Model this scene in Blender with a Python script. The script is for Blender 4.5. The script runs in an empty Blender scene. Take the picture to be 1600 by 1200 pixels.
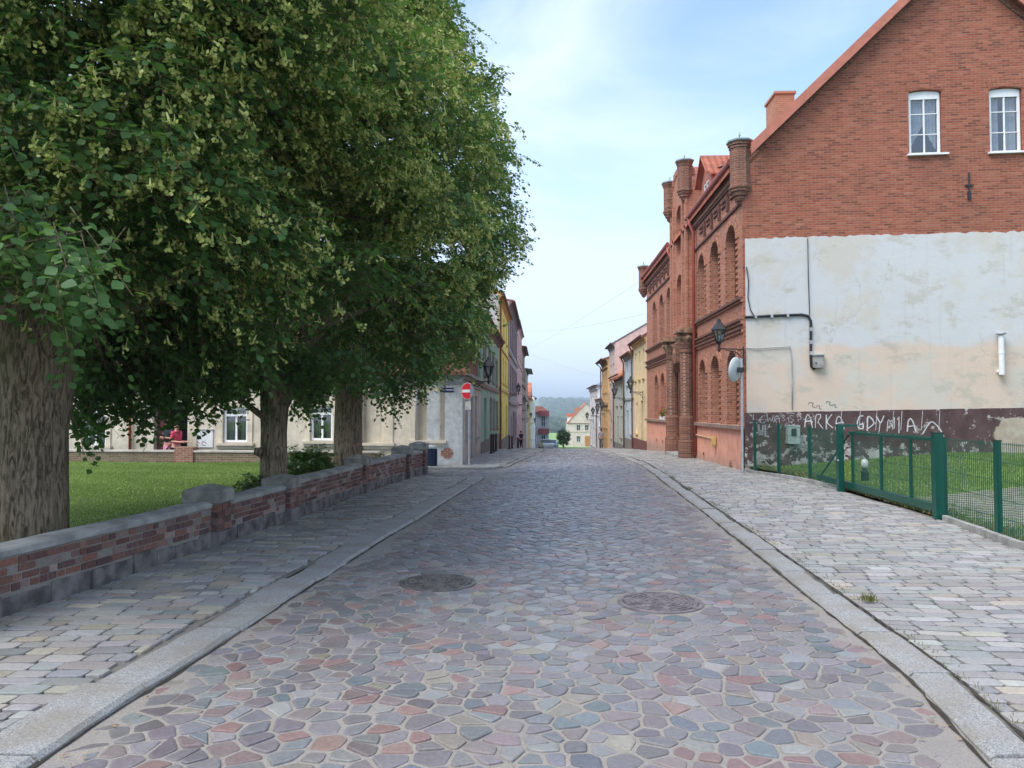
import bpy, math, random
import numpy as np
random.seed(7); RNG = np.random.default_rng(11)
S = bpy.context.scene
COL = S.collection
R = math.radians
# ------------------------------------------------------------------ camera
EYE = 1.6; FPX = 1200.0
YAW = math.atan(46 / 1200); PIT = math.atan(41 / 1200 * math.cos(YAW))
cam = bpy.data.objects.new('camera', bpy.data.cameras.new('camera')); COL.objects.link(cam)
cam.location = (0, 0, EYE); cam.rotation_euler = (math.pi / 2 + PIT, 0, YAW)
cam.data.sensor_width = 36; cam.data.lens = 36 * FPX / 1600
cam.data.clip_start = .05; cam.data.clip_end = 12000
S.camera = cam
# ------------------------------------------------------------------ light
SUN_EL, SUN_DIR = R(56), (-.76, -.64)
w = bpy.data.worlds.new("World"); S.world = w; w.use_nodes = True
nt = w.node_tree; nt.nodes.clear()
def N(t, typ, **k):
    n = t.nodes.new(typ)
    for a, b in k.items(): setattr(n, a, b)
    return n
out = N(nt, 'ShaderNodeOutputWorld'); bg = N(nt, 'ShaderNodeBackground'); sky = N(nt, 'ShaderNodeTexSky')
sky.sky_type = 'NISHITA'; sky.sun_disc = False; sky.sun_elevation = SUN_EL
sky.sun_rotation = math.atan2(SUN_DIR[0], SUN_DIR[1]); sky.dust_density = .8; sky.ozone_density = 1.6; sky.air_density = 1.0
tc = N(nt, 'ShaderNodeTexCoord'); mp = N(nt, 'ShaderNodeMapping'); mp.inputs['Scale'].default_value = (1.2, 2.2, 3.6)
mp.inputs['Rotation'].default_value = (R(8), R(-28), 0); mp.inputs['Location'].default_value = (.55, .1, .35)
nz = N(nt, 'ShaderNodeTexNoise'); nz.inputs['Scale'].default_value = 1.5; nz.inputs['Detail'].default_value = 7
nz.inputs['Roughness'].default_value = .52; nz.inputs['Distortion'].default_value = .5
rp = N(nt, 'ShaderNodeMapRange'); rp.interpolation_type = 'SMOOTHSTEP'
rp.inputs[1].default_value = .36; rp.inputs[2].default_value = .64; rp.inputs[3].default_value = .04; rp.inputs[4].default_value = .9
sx = N(nt, 'ShaderNodeSeparateXYZ'); hz = N(nt, 'ShaderNodeMapRange'); hz.interpolation_type = 'SMOOTHSTEP'
hz.inputs[1].default_value = .0; hz.inputs[2].default_value = .36; hz.inputs[3].default_value = .92; hz.inputs[4].default_value = 0
mxf = N(nt, 'ShaderNodeMath', operation='MAXIMUM'); mx = N(nt, 'ShaderNodeMix', data_type='RGBA')
mx.inputs[7].default_value = (3.0, 3.45, 4.2, 1)
mh = N(nt, 'ShaderNodeMix', data_type='RGBA'); mh.inputs[7].default_value = (2.5, 2.9, 3.55, 1)
L = nt.links.new
L(tc.outputs['Generated'], mp.inputs[0]); L(mp.outputs[0], nz.inputs['Vector']); L(nz.outputs['Fac'], rp.inputs[0])
L(tc.outputs['Generated'], sx.inputs[0]); L(sx.outputs['Z'], hz.inputs[0]); L(hz.outputs[0], mh.inputs[0]); L(sky.outputs[0], mh.inputs[6])
lw = N(nt, 'ShaderNodeMapRange'); lw.inputs[1].default_value = .02; lw.inputs[2].default_value = .3; lw.inputs[3].default_value = .25; lw.inputs[4].default_value = 1; L(sx.outputs['Z'], lw.inputs[0])
mxf.operation = 'MULTIPLY'; L(rp.outputs[0], mxf.inputs[0]); L(lw.outputs[0], mxf.inputs[1])
L(mxf.outputs[0], mx.inputs[0]); L(mh.outputs[2], mx.inputs[6]); L(mx.outputs[2], bg.inputs[0]); L(bg.outputs[0], out.inputs[0])
bg.inputs[1].default_value = .15
sl = bpy.data.lights.new('sun', 'SUN'); sl.energy = 1.75; sl.angle = R(38); sl.color = (1, .965, .91)
so = bpy.data.objects.new('sun', sl); COL.objects.link(so); so.location = (-20, 0, 40)
from mathutils import Vector, Matrix
sd = Vector((SUN_DIR[0] * math.cos(SUN_EL), SUN_DIR[1] * math.cos(SUN_EL), math.sin(SUN_EL)))
so.rotation_euler = sd.to_track_quat('Z', 'Y').to_euler()
S.view_settings.view_transform = 'Standard'; S.view_settings.look = 'None'; S.view_settings.gamma = 1
S.view_settings.exposure = 1.22
S.cycles.max_bounces = 6; S.cycles.transparent_max_bounces = 8; S.cycles.volume_bounces = 0
HAZE = True

# ------------------------------------------------------------------ pixel -> world helpers (design coordinates of the photograph)
_f = Vector((-math.sin(YAW) * math.cos(PIT), math.cos(YAW) * math.cos(PIT), math.sin(PIT)))
_r = Vector((math.cos(YAW), math.sin(YAW), 0)); _u = _r.cross(_f)
def ray(px, py): return _f + _r * ((px - 800) / FPX) - _u * ((py - 600) / FPX)
def pz(px, py, z=0.): d = ray(px, py); t = (z - EYE) / d.z; return Vector((d.x * t, d.y * t, z))
def pY(px, py, y): d = ray(px, py); t = y / d.y; return Vector((d.x * t, y, EYE + d.z * t))
class Fr:
    """a vertical wall plane: u runs along it, z up, w out of it"""
    def __init__(s, o, u, n): s.o = Vector((*o, 0)); s.u = Vector((*u, 0)).normalized(); s.n = Vector((*n, 0)).normalized()
    def p(s, u, z, w=0): q = s.o + s.u * u + s.n * w; return (q.x, q.y, z)
    def px(s, a, b):
        d = ray(a, b); t = (s.o - Vector((0, 0, EYE))).dot(s.n) / d.dot(s.n)
        q = Vector((0, 0, EYE)) + d * t
        return ((q - s.o).dot(s.u), q.z)
    def off(s, w): return Fr(tuple((s.o + s.n * w)[:2]), tuple(s.u[:2]), tuple(s.n[:2]))

_gt = [(-60, 0), (20, 0), (24, -.02), (28, -.07), (33, -.2), (37, -.36), (44, -.64), (48, -.82), (55, -1.14), (60, -1.42), (70, -1.95), (83, -2.66), (105, -3.75), (130, -4.85), (165, -6.35), (220, -8.7), (300, -14)]
_gy = np.array([a for a, b in _gt], float); _gz = np.array([b for a, b in _gt], float)
def G(y): return float(np.interp(y, _gy, _gz))
def tab(pts):
    a = np.array([p[0] for p in pts], float); b = np.array([p[1] for p in pts], float)
    return lambda y: float(np.interp(y, a, b))
RL1 = tab([(-3, -2.5), (3.4, -2.3), (4.1, -2.29), (5.85, -2.17), (9.55, -1.95), (18.2, -1.35), (20, -1.3)])      # left kerb line, street edge
RL2 = tab([(20.9, -1.3), (22.1, -.92), (30.6, -.12), (36, .05), (60, .3), (150, .9)])
RR = tab([(-3, 1.75), (3.6, 2.02), (4.7, 2.19), (7, 2.32), (9.8, 2.44), (15, 2.65), (20, 2.83), (23, 2.92), (27, 2.85), (31.2, 2.62), (40, 2.7), (60, 2.9), (150, 3.4)])
WL = tab([(-3, -4.75), (5.74, -4.12), (8.9, -3.76), (10.97, -3.6), (14.6, -3.36), (18.08, -3.04), (19.4, -2.9)])  # face of the low wall
FE = tab([(-3, 4.6), (8.85, 5.38), (11.1, 5.66), (15.6, 5.84), (17.1, 5.74), (18.6, 5.5), (19.4, 5.18), (20.3, 5.2)])                                     # inner edge of right pavement

# ------------------------------------------------------------------ mesh builder
def clip(poly, nx, ny, d):
    o = []
    for i in range(len(poly)):
        a = poly[i]; b = poly[(i + 1) % len(poly)]
        da = a[0] * nx + a[1] * ny - d; db = b[0] * nx + b[1] * ny - d
        if da <= 0: o.append(a)
        if (da < 0 < db) or (db < 0 < da):
            t = da / (da - db); o.append((a[0] + (b[0] - a[0]) * t, a[1] + (b[1] - a[1]) * t))
    return o
def wloc(o):
    v = Vector((0, 0, 0))
    while o is not None: v += Vector(o.location); o = o.parent
    return v
def setp(o, label=None, cat=None, group=None, kind=None):
    if label: o['label'] = label
    if cat: o['category'] = cat
    if group: o['group'] = group
    if kind: o['kind'] = kind
    return o
def thing(name, label, cat, loc, group=None, rz=0):
    o = bpy.data.objects.new(name, None); COL.objects.link(o); o.location = loc; o.rotation_euler.z = rz; o.empty_display_size = .2
    return setp(o, label, cat, group)
class MB:
    def __init__(s): s.v = []; s.f = []; s.c = []
    def add(s, vs, fs):
        n = len(s.v); s.v += [tuple(v) for v in vs]; s.f += [tuple(i + n for i in f) for f in fs]; return s
    def poly(s, pts): return s.add(pts, [tuple(range(len(pts)))])
    def box(s, x0, x1, y0, y1, z0, z1):
        return s.add([(x0, y0, z0), (x1, y0, z0), (x1, y1, z0), (x0, y1, z0), (x0, y0, z1), (x1, y0, z1), (x1, y1, z1), (x0, y1, z1)],
                     [(0, 3, 2, 1), (4, 5, 6, 7), (0, 1, 5, 4), (1, 2, 6, 5), (2, 3, 7, 6), (3, 0, 4, 7)])
    def fbox(s, fr, u0, u1, z0, z1, w0, w1, b=0):
        if b: return s.fprism(fr, [(u0 + b, z0), (u1 - b, z0), (u1, z0 + b), (u1, z1 - b), (u1 - b, z1), (u0 + b, z1), (u0, z1 - b), (u0, z0 + b)], w0, w1)
        P = fr.p
        return s.add([P(u0, z0, w0), P(u1, z0, w0), P(u1, z0, w1), P(u0, z0, w1), P(u0, z1, w0), P(u1, z1, w0), P(u1, z1, w1), P(u0, z1, w1)],
                     [(0, 3, 2, 1), (4, 5, 6, 7), (0, 1, 5, 4), (1, 2, 6, 5), (2, 3, 7, 6), (3, 0, 4, 7)])
    def fprism(s, fr, pts, w0, w1):
        n = len(pts)
        return s.add([fr.p(u, z, w0) for u, z in pts] + [fr.p(u, z, w1) for u, z in pts],
                     [tuple(range(n))[::-1], tuple(range(n, 2 * n))] + [(i, (i + 1) % n, n + (i + 1) % n, n + i) for i in range(n)])
    def prism(s, bot, top):
        n = len(bot)
        return s.add(list(bot) + list(top), [tuple(range(n))[::-1], tuple(range(n, 2 * n))] + [(i, (i + 1) % n, n + (i + 1) % n, n + i) for i in range(n)])
    def tube(s, path, r, n=8, cap=True):
        path = [Vector(p) for p in path]; rs = r if hasattr(r, '__len__') else [r] * len(path)
        up = Vector((0, 0, 1)); rings = []; prev = None
        for i, p in enumerate(path):
            t = (path[min(i + 1, len(path) - 1)] - path[max(i - 1, 0)])
            t = t.normalized() if t.length > 1e-9 else up
            if prev is None: a = t.cross(up if abs(t.z) < .95 else Vector((1, 0, 0))).normalized()
            else: a = (prev - t * prev.dot(t)).normalized()
            prev = a; b = t.cross(a)
            rings.append([p + (a * math.cos(2 * math.pi * k / n) + b * math.sin(2 * math.pi * k / n)) * rs[i] for k in range(n)])
        fs = []
        for i in range(len(rings) - 1):
            for k in range(n): fs.append((i * n + k, i * n + (k + 1) % n, (i + 1) * n + (k + 1) % n, (i + 1) * n + k))
        if cap: fs += [tuple(range(n))[::-1], tuple((len(rings) - 1) * n + k for k in range(n))]
        return s.add([q for rg in rings for q in rg], fs)
    def lathe(s, c, prof, n=16, ph=0, sq=1):
        vs = [(c[0] + r * math.cos(2 * math.pi * k / n + ph), c[1] + r * math.sin(2 * math.pi * k / n + ph), c[2] + z) for r, z in prof for k in range(n)]
        fs = [(i * n + k, i * n + (k + 1) % n, (i + 1) * n + (k + 1) % n, (i + 1) * n + k) for i in range(len(prof) - 1) for k in range(n)]
        fs += [tuple(range(n))[::-1], tuple((len(prof) - 1) * n + k for k in range(n))]
        return s.add(vs, fs)
    def blob(s, c, r, n=8, m=5, amp=.15, seed=0):
        rr = random.Random(seed); vs = []; fs = []
        for i in range(m + 1):
            th = math.pi * i / m
            for k in range(n):
                ph = 2 * math.pi * k / n; q = 1 + rr.uniform(-amp, amp)
                vs.append((c[0] + r[0] * q * math.sin(th) * math.cos(ph), c[1] + r[1] * q * math.sin(th) * math.sin(ph), c[2] + r[2] * q * math.cos(th)))
        for i in range(m):
            for k in range(n): fs.append((i * n + k, (i + 1) * n + k, (i + 1) * n + (k + 1) % n, i * n + (k + 1) % n))
        return s.add(vs, fs)
    def build(s, name, m, parent=None, smooth=False, local=False, **kw):
        me = bpy.data.meshes.new(name)
        if parent is not None: off = Vector((0, 0, 0)) if local else wloc(parent)
        elif s.v and not local:
            a = np.array(s.v); off = Vector((float(a[:, 0].mean()), float(a[:, 1].mean()), float(a[:, 2].min())))
        else: off = Vector((0, 0, 0))
        me.from_pydata([(v[0] - off.x, v[1] - off.y, v[2] - off.z) for v in s.v], [], s.f)
        me.materials.append(m)
        if smooth: me.polygons.foreach_set('use_smooth', [True] * len(me.polygons))
        if s.c:
            at = me.attributes.new('col', 'FLOAT_COLOR', 'POINT'); at.data.foreach_set('color', [q for c in s.c for q in (*c, 1)])
        me.update()
        o = bpy.data.objects.new(name, me); COL.objects.link(o)
        if parent is not None: o.parent = parent
        else: o.location = off
        return setp(o, **kw)
def np_mesh(name, V, F, m, parent=None, attr=None, smooth=False, **kw):
    """V (n,3) world, F (m,k) int"""
    me = bpy.data.meshes.new(name); V = np.asarray(V, np.float32); F = np.asarray(F, np.int32)
    off = np.array(wloc(parent)) if parent is not None else np.array([V[:, 0].mean(), V[:, 1].mean(), V[:, 2].min()])
    V = (V - off).astype(np.float32)
    me.vertices.add(len(V)); me.vertices.foreach_set('co', V.ravel())
    me.loops.add(F.size); me.loops.foreach_set('vertex_index', F.ravel())
    me.polygons.add(len(F)); me.polygons.foreach_set('loop_start', np.arange(len(F), dtype=np.int32) * F.shape[1])
    me.polygons.foreach_set('loop_total', np.full(len(F), F.shape[1], np.int32))
    if smooth: me.polygons.foreach_set('use_smooth', np.ones(len(F), bool))
    me.update(calc_edges=True)
    if attr is not None:
        at = me.attributes.new('tint', 'FLOAT', 'POINT'); at.data.foreach_set('value', np.asarray(attr, np.float32))
    me.materials.append(m)
    o = bpy.data.objects.new(name, me); COL.objects.link(o)
    if parent is not None: o.parent = parent
    else: o.location = off.tolist()
    return setp(o, **kw)

# ------------------------------------------------------------------ materials
def base_mat(name, rough=.8, spec=.3, metal=0):
    m = bpy.data.materials.new(name); m.use_nodes = True; t = m.node_tree
    b = t.nodes['Principled BSDF']; b.inputs['Roughness'].default_value = rough
    b.inputs['Specular IOR Level'].default_value = spec; b.inputs['Metallic'].default_value = metal
    return m, t, b
def c4(c): return (*c, 1) if len(c) == 3 else c
def mixc(t, fac, a, b, mode='MIX'):
    n = N(t, 'ShaderNodeMix', data_type='RGBA', blend_type=mode)
    for s, v in ((0, fac), (6, a), (7, b)):
        if hasattr(v, 'links') or isinstance(v, bpy.types.NodeSocket): t.links.new(v, n.inputs[s])
        elif s == 0: n.inputs[0].default_value = v
        else: n.inputs[s].default_value = c4(v)
    return n.outputs[2]
def wpos(t): return N(t, 'ShaderNodeNewGeometry').outputs['Position']
def noise(t, scale, detail=4, rough=.55, vec=None, stretch=None, dist=0):
    n = N(t, 'ShaderNodeTexNoise'); n.inputs['Scale'].default_value = scale; n.inputs['Detail'].default_value = detail
    n.inputs['Roughness'].default_value = rough; n.inputs['Distortion'].default_value = dist
    v = vec if vec is not None else wpos(t)
    if stretch:
        mm = N(t, 'ShaderNodeMapping'); mm.inputs['Scale'].default_value = stretch; t.links.new(v, mm.inputs[0]); v = mm.outputs[0]
    t.links.new(v, n.inputs['Vector']); return n.outputs['Fac']
def rng(t, v, a, b, c=0, d=1, smooth=True):
    n = N(t, 'ShaderNodeMapRange'); n.interpolation_type = 'SMOOTHSTEP' if smooth else 'LINEAR'
    t.links.new(v, n.inputs[0])
    for i, q in enumerate((a, b, c, d)): n.inputs[i + 1].default_value = q
    return n.outputs[0]
def mth(t, op, a, b=None):
    n = N(t, 'ShaderNodeMath', operation=op)
    for i, v in enumerate((a, b)):
        if v is None: continue
        if isinstance(v, bpy.types.NodeSocket): t.links.new(v, n.inputs[i])
        else: n.inputs[i].default_value = v
    return n.outputs[0]
def bump(t, b, h, st=.3, dist=.02, prev=None):
    n = N(t, 'ShaderNodeBump'); n.inputs['Strength'].default_value = st; n.inputs['Distance'].default_value = dist
    t.links.new(h, n.inputs['Height'])
    if prev is not None: t.links.new(prev, n.inputs['Normal'])
    t.links.new(n.outputs[0], b.inputs['Normal']); return n.outputs[0]
def sc(c, k): return tuple(min(1, q * k) for q in c[:3])
def plain(name, c, rough=.7, var=.15, s=6, bm=.15, bs=60, spec=.3, metal=0):
    m, t, b = base_mat(name, rough, spec, metal)
    t.links.new(mixc(t, rng(t, noise(t, s), .3, .7), sc(c, 1 - var), sc(c, 1 + var)), b.inputs['Base Color'])
    if bm: bump(t, b, noise(t, bs, 3), bm, .01)
    return m
def plaster(name, c, dirt=(.22, .2, .17), amt=.5, s=.9, streak=.35, low=None, bs=35, rough=.88):
    m, t, b = base_mat(name, rough, .2)
    col = mixc(t, rng(t, noise(t, s * 3, 6), .3, .7), sc(c, .88), sc(c, 1.1))
    f = mth(t, 'MULTIPLY', rng(t, noise(t, s, 8, .65), .48, .78), amt); col = mixc(t, f, col, dirt)
    f = mth(t, 'MULTIPLY', rng(t, noise(t, 1, 5, .6, stretch=(4, 4, .35)), .5, .8), streak); col = mixc(t, f, col, sc(dirt, .8))
    if low:
        z = N(t, 'ShaderNodeSeparateXYZ'); t.links.new(wpos(t), z.inputs[0])
        h = mth(t, 'ADD', z.outputs['Z'], mth(t, 'MULTIPLY', noise(t, 2.5, 5), .9))
        col = mixc(t, mth(t, 'MULTIPLY', rng(t, h, low[0], low[1], 1, 0), .8), col, low[2])
    t.links.new(col, b.inputs['Base Color'])
    p = bump(t, b, noise(t, bs, 5, .6), .25, .012); bump(t, b, noise(t, 5, 3), .3, .03, p)
    return m
def brickm(name, pal, mortar=(.33, .29, .25), bw=.19, bh=.060, ms=.007, bias=1., dirt=.3, st=.5, ky=1):
    m, t, b = base_mat(name, .88, .2)
    p = N(t, 'ShaderNodeSeparateXYZ'); t.links.new(wpos(t), p.inputs[0])
    wob = mth(t, 'MULTIPLY', mth(t, 'SUBTRACT', noise(t, 9, 2), .5), .012)
    u = mth(t, 'ADD', mth(t, 'ADD', p.outputs['X'], mth(t, 'MULTIPLY', p.outputs['Y'], ky)), wob); v = mth(t, 'ADD', p.outputs['Z'], wob)
    cv = N(t, 'ShaderNodeCombineXYZ'); t.links.new(u, cv.inputs[0]); t.links.new(v, cv.inputs[1])
    br = N(t, 'ShaderNodeTexBrick'); t.links.new(cv.outputs[0], br.inputs['Vector'])
    for k, q in (('Scale', 1), ('Mortar Size', ms), ('Mortar Smooth', .3), ('Brick Width', bw), ('Row Height', bh)): br.inputs[k].default_value = q
    row = mth(t, 'FLOOR', mth(t, 'DIVIDE', v, bh))
    colm = mth(t, 'FLOOR', mth(t, 'ADD', mth(t, 'DIVIDE', u, bw), mth(t, 'MULTIPLY', mth(t, 'SUBTRACT', 1, mth(t, 'FLOORED_MODULO', row, 2)), .5)))
    c2 = N(t, 'ShaderNodeCombineXYZ'); t.links.new(colm, c2.inputs[0]); t.links.new(row, c2.inputs[1])
    wn = N(t, 'ShaderNodeTexWhiteNoise'); wn.noise_dimensions = '2D'; t.links.new(c2.outputs[0], wn.inputs['Vector'])
    cr = N(t, 'ShaderNodeValToRGB'); e = cr.color_ramp.elements; e[0].color = c4(pal[0]); e[1].color = c4(pal[-1])
    for i in range(1, len(pal) - 1): e.new(i / (len(pal) - 1)).color = c4(pal[i])
    t.links.new(wn.outputs['Value'], cr.inputs[0])
    col = mixc(t, rng(t, noise(t, 14, 4), .25, .75), sc((1, 1, 1), .82), (1, 1, 1)); col = mixc(t, 1., cr.outputs[0], col, 'MULTIPLY')
    col = mixc(t, br.outputs['Fac'], col, mortar)
    col = mixc(t, mth(t, 'MULTIPLY', rng(t, noise(t, .7, 7, .6), .45, .8), dirt), col, (.1, .07, .055))
    col = mixc(t, mth(t, 'MULTIPLY', rng(t, noise(t, 1.6, 6, .7), .6, .8), dirt * .6), col, (.5, .42, .36))
    t.links.new(col, b.inputs['Base Color'])
    h = mth(t, 'ADD', mth(t, 'SUBTRACT', 1, br.outputs['Fac']), mth(t, 'ADD', mth(t, 'MULTIPLY', noise(t, 60, 3), .35), mth(t, 'MULTIPLY', wn.outputs['Value'], .3)))
    bump(t, b, h, st, .012)
    return m
def tiles(name, c, ax=1, w=.22, bh=.33, var=.25):
    m, t, b = base_mat(name, .75, .3)
    p = N(t, 'ShaderNodeSeparateXYZ'); t.links.new(wpos(t), p.inputs[0])
    u = p.outputs['Y' if ax else 'X']; z = p.outputs['Z']
    fu = mth(t, 'FLOOR', mth(t, 'DIVIDE', u, w)); fz = mth(t, 'FLOOR', mth(t, 'DIVIDE', z, bh * .7))
    c2 = N(t, 'ShaderNodeCombineXYZ'); t.links.new(fu, c2.inputs[0]); t.links.new(fz, c2.inputs[1])
    wn = N(t, 'ShaderNodeTexWhiteNoise'); wn.noise_dimensions = '2D'; t.links.new(c2.outputs[0], wn.inputs['Vector'])
    col = mixc(t, wn.outputs['Value'], sc(c, 1 - var), sc(c, 1 + var)); col = mixc(t, mth(t, 'MULTIPLY', rng(t, noise(t, 1.2, 6), .45, .75), .45), col, (.09, .07, .06))
    t.links.new(col, b.inputs['Base Color'])
    a = mth(t, 'SINE', mth(t, 'MULTIPLY', u, 2 * math.pi / w)); fr_ = mth(t, 'FRACT', mth(t, 'DIVIDE', z, bh * .7))
    bump(t, b, mth(t, 'ADD', mth(t, 'MULTIPLY', a, .5), mth(t, 'SUBTRACT', 1, fr_)), .9, .04)
    return m
def attrcol(name, rough=.6, spec=.35, bs=55, bm=.35, speck=.25):
    m, t, b = base_mat(name, rough, spec)
    a = N(t, 'ShaderNodeAttribute'); a.attribute_name = 'col'
    col = mixc(t, rng(t, noise(t, 45, 5, .7), .3, .7), sc((1, 1, 1), 1 - speck), (1, 1, 1)); col = mixc(t, 1., a.outputs['Color'], col, 'MULTIPLY')
    col = mixc(t, mth(t, 'MULTIPLY', rng(t, noise(t, 1.7, 6, .65), .5, .8), .28), col, (.26, .22, .17))
    t.links.new(col, b.inputs['Base Color'])
    t.links.new(rng(t, noise(t, 6, 4), .3, .7, rough - .1, rough + .15), b.inputs['Roughness'])
    bump(t, b, noise(t, bs, 5, .7), bm, .008); return m
def leafm(name, c1, c2, tr, fac=.35, gl=.12, rough=.5):
    m = bpy.data.materials.new(name); m.use_nodes = True; t = m.node_tree; t.nodes.clear()
    o = N(t, 'ShaderNodeOutputMaterial'); a = N(t, 'ShaderNodeAttribute'); a.attribute_name = 'tint'
    col = mixc(t, a.outputs['Fac'], c1, c2)
    d = N(t, 'ShaderNodeBsdfDiffuse'); tl = N(t, 'ShaderNodeBsdfTranslucent'); g = N(t, 'ShaderNodeBsdfGlossy'); g.inputs['Roughness'].default_value = rough
    g.inputs['Color'].default_value = (.8, .9, .9, 1)
    t.links.new(col, d.inputs['Color']); t.links.new(mixc(t, .5, col, tr), tl.inputs['Color'])
    m1 = N(t, 'ShaderNodeMixShader'); m1.inputs[0].default_value = fac; m2 = N(t, 'ShaderNodeMixShader'); m2.inputs[0].default_value = gl
    t.links.new(d.outputs[0], m1.inputs[1]); t.links.new(tl.outputs[0], m1.inputs[2]); t.links.new(m1.outputs[0], m2.inputs[1]); t.links.new(g.outputs[0], m2.inputs[2])
    t.links.new(m2.outputs[0], o.inputs['Surface']); return m
def glassm(name, fac=.25):
    m = bpy.data.materials.new(name); m.use_nodes = True; t = m.node_tree; t.nodes.clear()
    o = N(t, 'ShaderNodeOutputMaterial'); tr = N(t, 'ShaderNodeBsdfTransparent'); g = N(t, 'ShaderNodeBsdfGlossy'); g.inputs['Roughness'].default_value = .03
    fz = N(t, 'ShaderNodeFresnel'); fz.inputs[0].default_value = 1.5; ad = mth(t, 'ADD', fz.outputs[0], fac)
    tr.inputs['Color'].default_value = (.8, .86, .88, 1)
    mx_ = N(t, 'ShaderNodeMixShader'); t.links.new(ad, mx_.inputs[0]); t.links.new(tr.outputs[0], mx_.inputs[1]); t.links.new(g.outputs[0], mx_.inputs[2])
    t.links.new(mx_.outputs[0], o.inputs['Surface']); return m
M = {}
RED = [(.40, .14, .08), (.48, .185, .11), (.44, .16, .095), (.54, .24, .15), (.33, .115, .072), (.50, .205, .125)]
M['brick_gable'] = brickm('brick_gable', [(.27, .075, .045), (.41, .12, .068), (.34, .095, .055), (.46, .16, .095), (.21, .065, .042), (.38, .11, .062), (.43, .14, .08)], (.30, .20, .15), dirt=.25)
M['brick_facade'] = brickm('brick_facade', RED, (.40, .29, .22), dirt=.22)
M['brick_dark'] = brickm('brick_dark', [(.16, .065, .042), (.27, .105, .065), (.21, .08, .05), (.33, .135, .08), (.12, .05, .038)], (.30, .25, .2), dirt=.45, st=.8, ky=1.9)
M['brick_orange'] = brickm('brick_orange', [(.45, .17, .09), (.55, .25, .14), (.5, .2, .11)], (.4, .3, .24), dirt=.2)
M['brick_old'] = brickm('brick_old', [(.3, .1, .06), (.4, .17, .1), (.25, .1, .07)], (.4, .36, .3), dirt=.5)
M['salmon'] = plaster('salmon', (.70, .33, .23), (.4, .2, .14), .35, streak=.3, low=(.3, .9, (.35, .25, .2)))
M['stone_sill'] = plain('stone_sill', (.26, .18, .15), .85, .25, bm=.4)
M['dark_trim'] = plain('dark_trim', (.14, .065, .05), .8, .25)
M['copper_red'] = plain('painted_gutter', (.33, .07, .045), .45, .15, spec=.5)
M['verge'] = plain('verge_board', (.46, .16, .10), .5, .1, spec=.4)
M['zinc'] = plain('zinc_cap', (.28, .36, .36), .45, .25, spec=.5, metal=.3)
M['tile_red'] = tiles('tile_red', (.48, .14, .07))
M['tile_red_x'] = tiles('tile_red_x', (.36, .115, .065), 0, .2, .22)
M['tile_brown'] = tiles('tile_brown', (.20, .075, .05), 0)
M['tile_orange'] = tiles('tile_orange', (.50, .17, .09))
M['tile_old'] = tiles('tile_old', (.22, .08, .06))
M['slate'] = tiles('slate', (.13, .13, .14), 0, .3, .3, .2)
M['slate_y'] = tiles('slate_y', (.22, .25, .3), 1, .3, .3, .2)
M['white_frame'] = plain('white_frame', (.8, .8, .8), .4, .04, bm=0, spec=.5)
M['brown_frame'] = plain('brown_frame', (.13, .05, .03), .5, .2, bm=0)
M['wood_door'] = plain('wood_door', (.10, .04, .03), .55, .3, stretch if False else 6)
M['orange_door'] = plain('orange_door', (.45, .2, .06), .6, .2)
M['glass_dark'] = base_mat('glass_dark', .06, .9)[0]; M['glass_dark'].node_tree.nodes['Principled BSDF'].inputs['Base Color'].default_value = (.03, .035, .04, 1)
M['glass'] = glassm('glass', .12)
M['curtain'] = plain('curtain', (.33, .34, .36), .9, .15, bm=0)
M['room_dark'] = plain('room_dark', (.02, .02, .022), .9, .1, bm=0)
M['black_iron'] = plain('black_iron', (.018, .018, .02), .45, .2, spec=.5)
M['green_paint'] = plain('green_paint', (.0, .065, .043), .35, .1, spec=.5, bm=0)
M['green_wire'] = plain('green_wire', (.01, .09, .06), .5, .1, bm=0)
M['galv'] = plain('galvanised', (.42, .44, .46), .5, .12, metal=.4, bm=0)
M['lamp_glass'] = base_mat('lamp_glass', .2, .5)[0]; M['lamp_glass'].node_tree.nodes['Principled BSDF'].inputs['Base Color'].default_value = (.62, .62, .6, 1)
M['sandstone_cap'] = plain('weathered_cap', (.25, .24, .21), .9, .35, 5, .6, 50)
M['concrete'] = plain('old_concrete', (.30, .295, .275), .9, .28, 4, .5, 60)
M['white_plastic'] = plain('white_plastic', (.75, .75, .75), .35, .05, bm=0)
M['skin'] = plain('skin', (.55, .3, .22), .6, .05, bm=0)
M['hair'] = plain('hair', (.04, .025, .02), .7, .1, bm=0)

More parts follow.
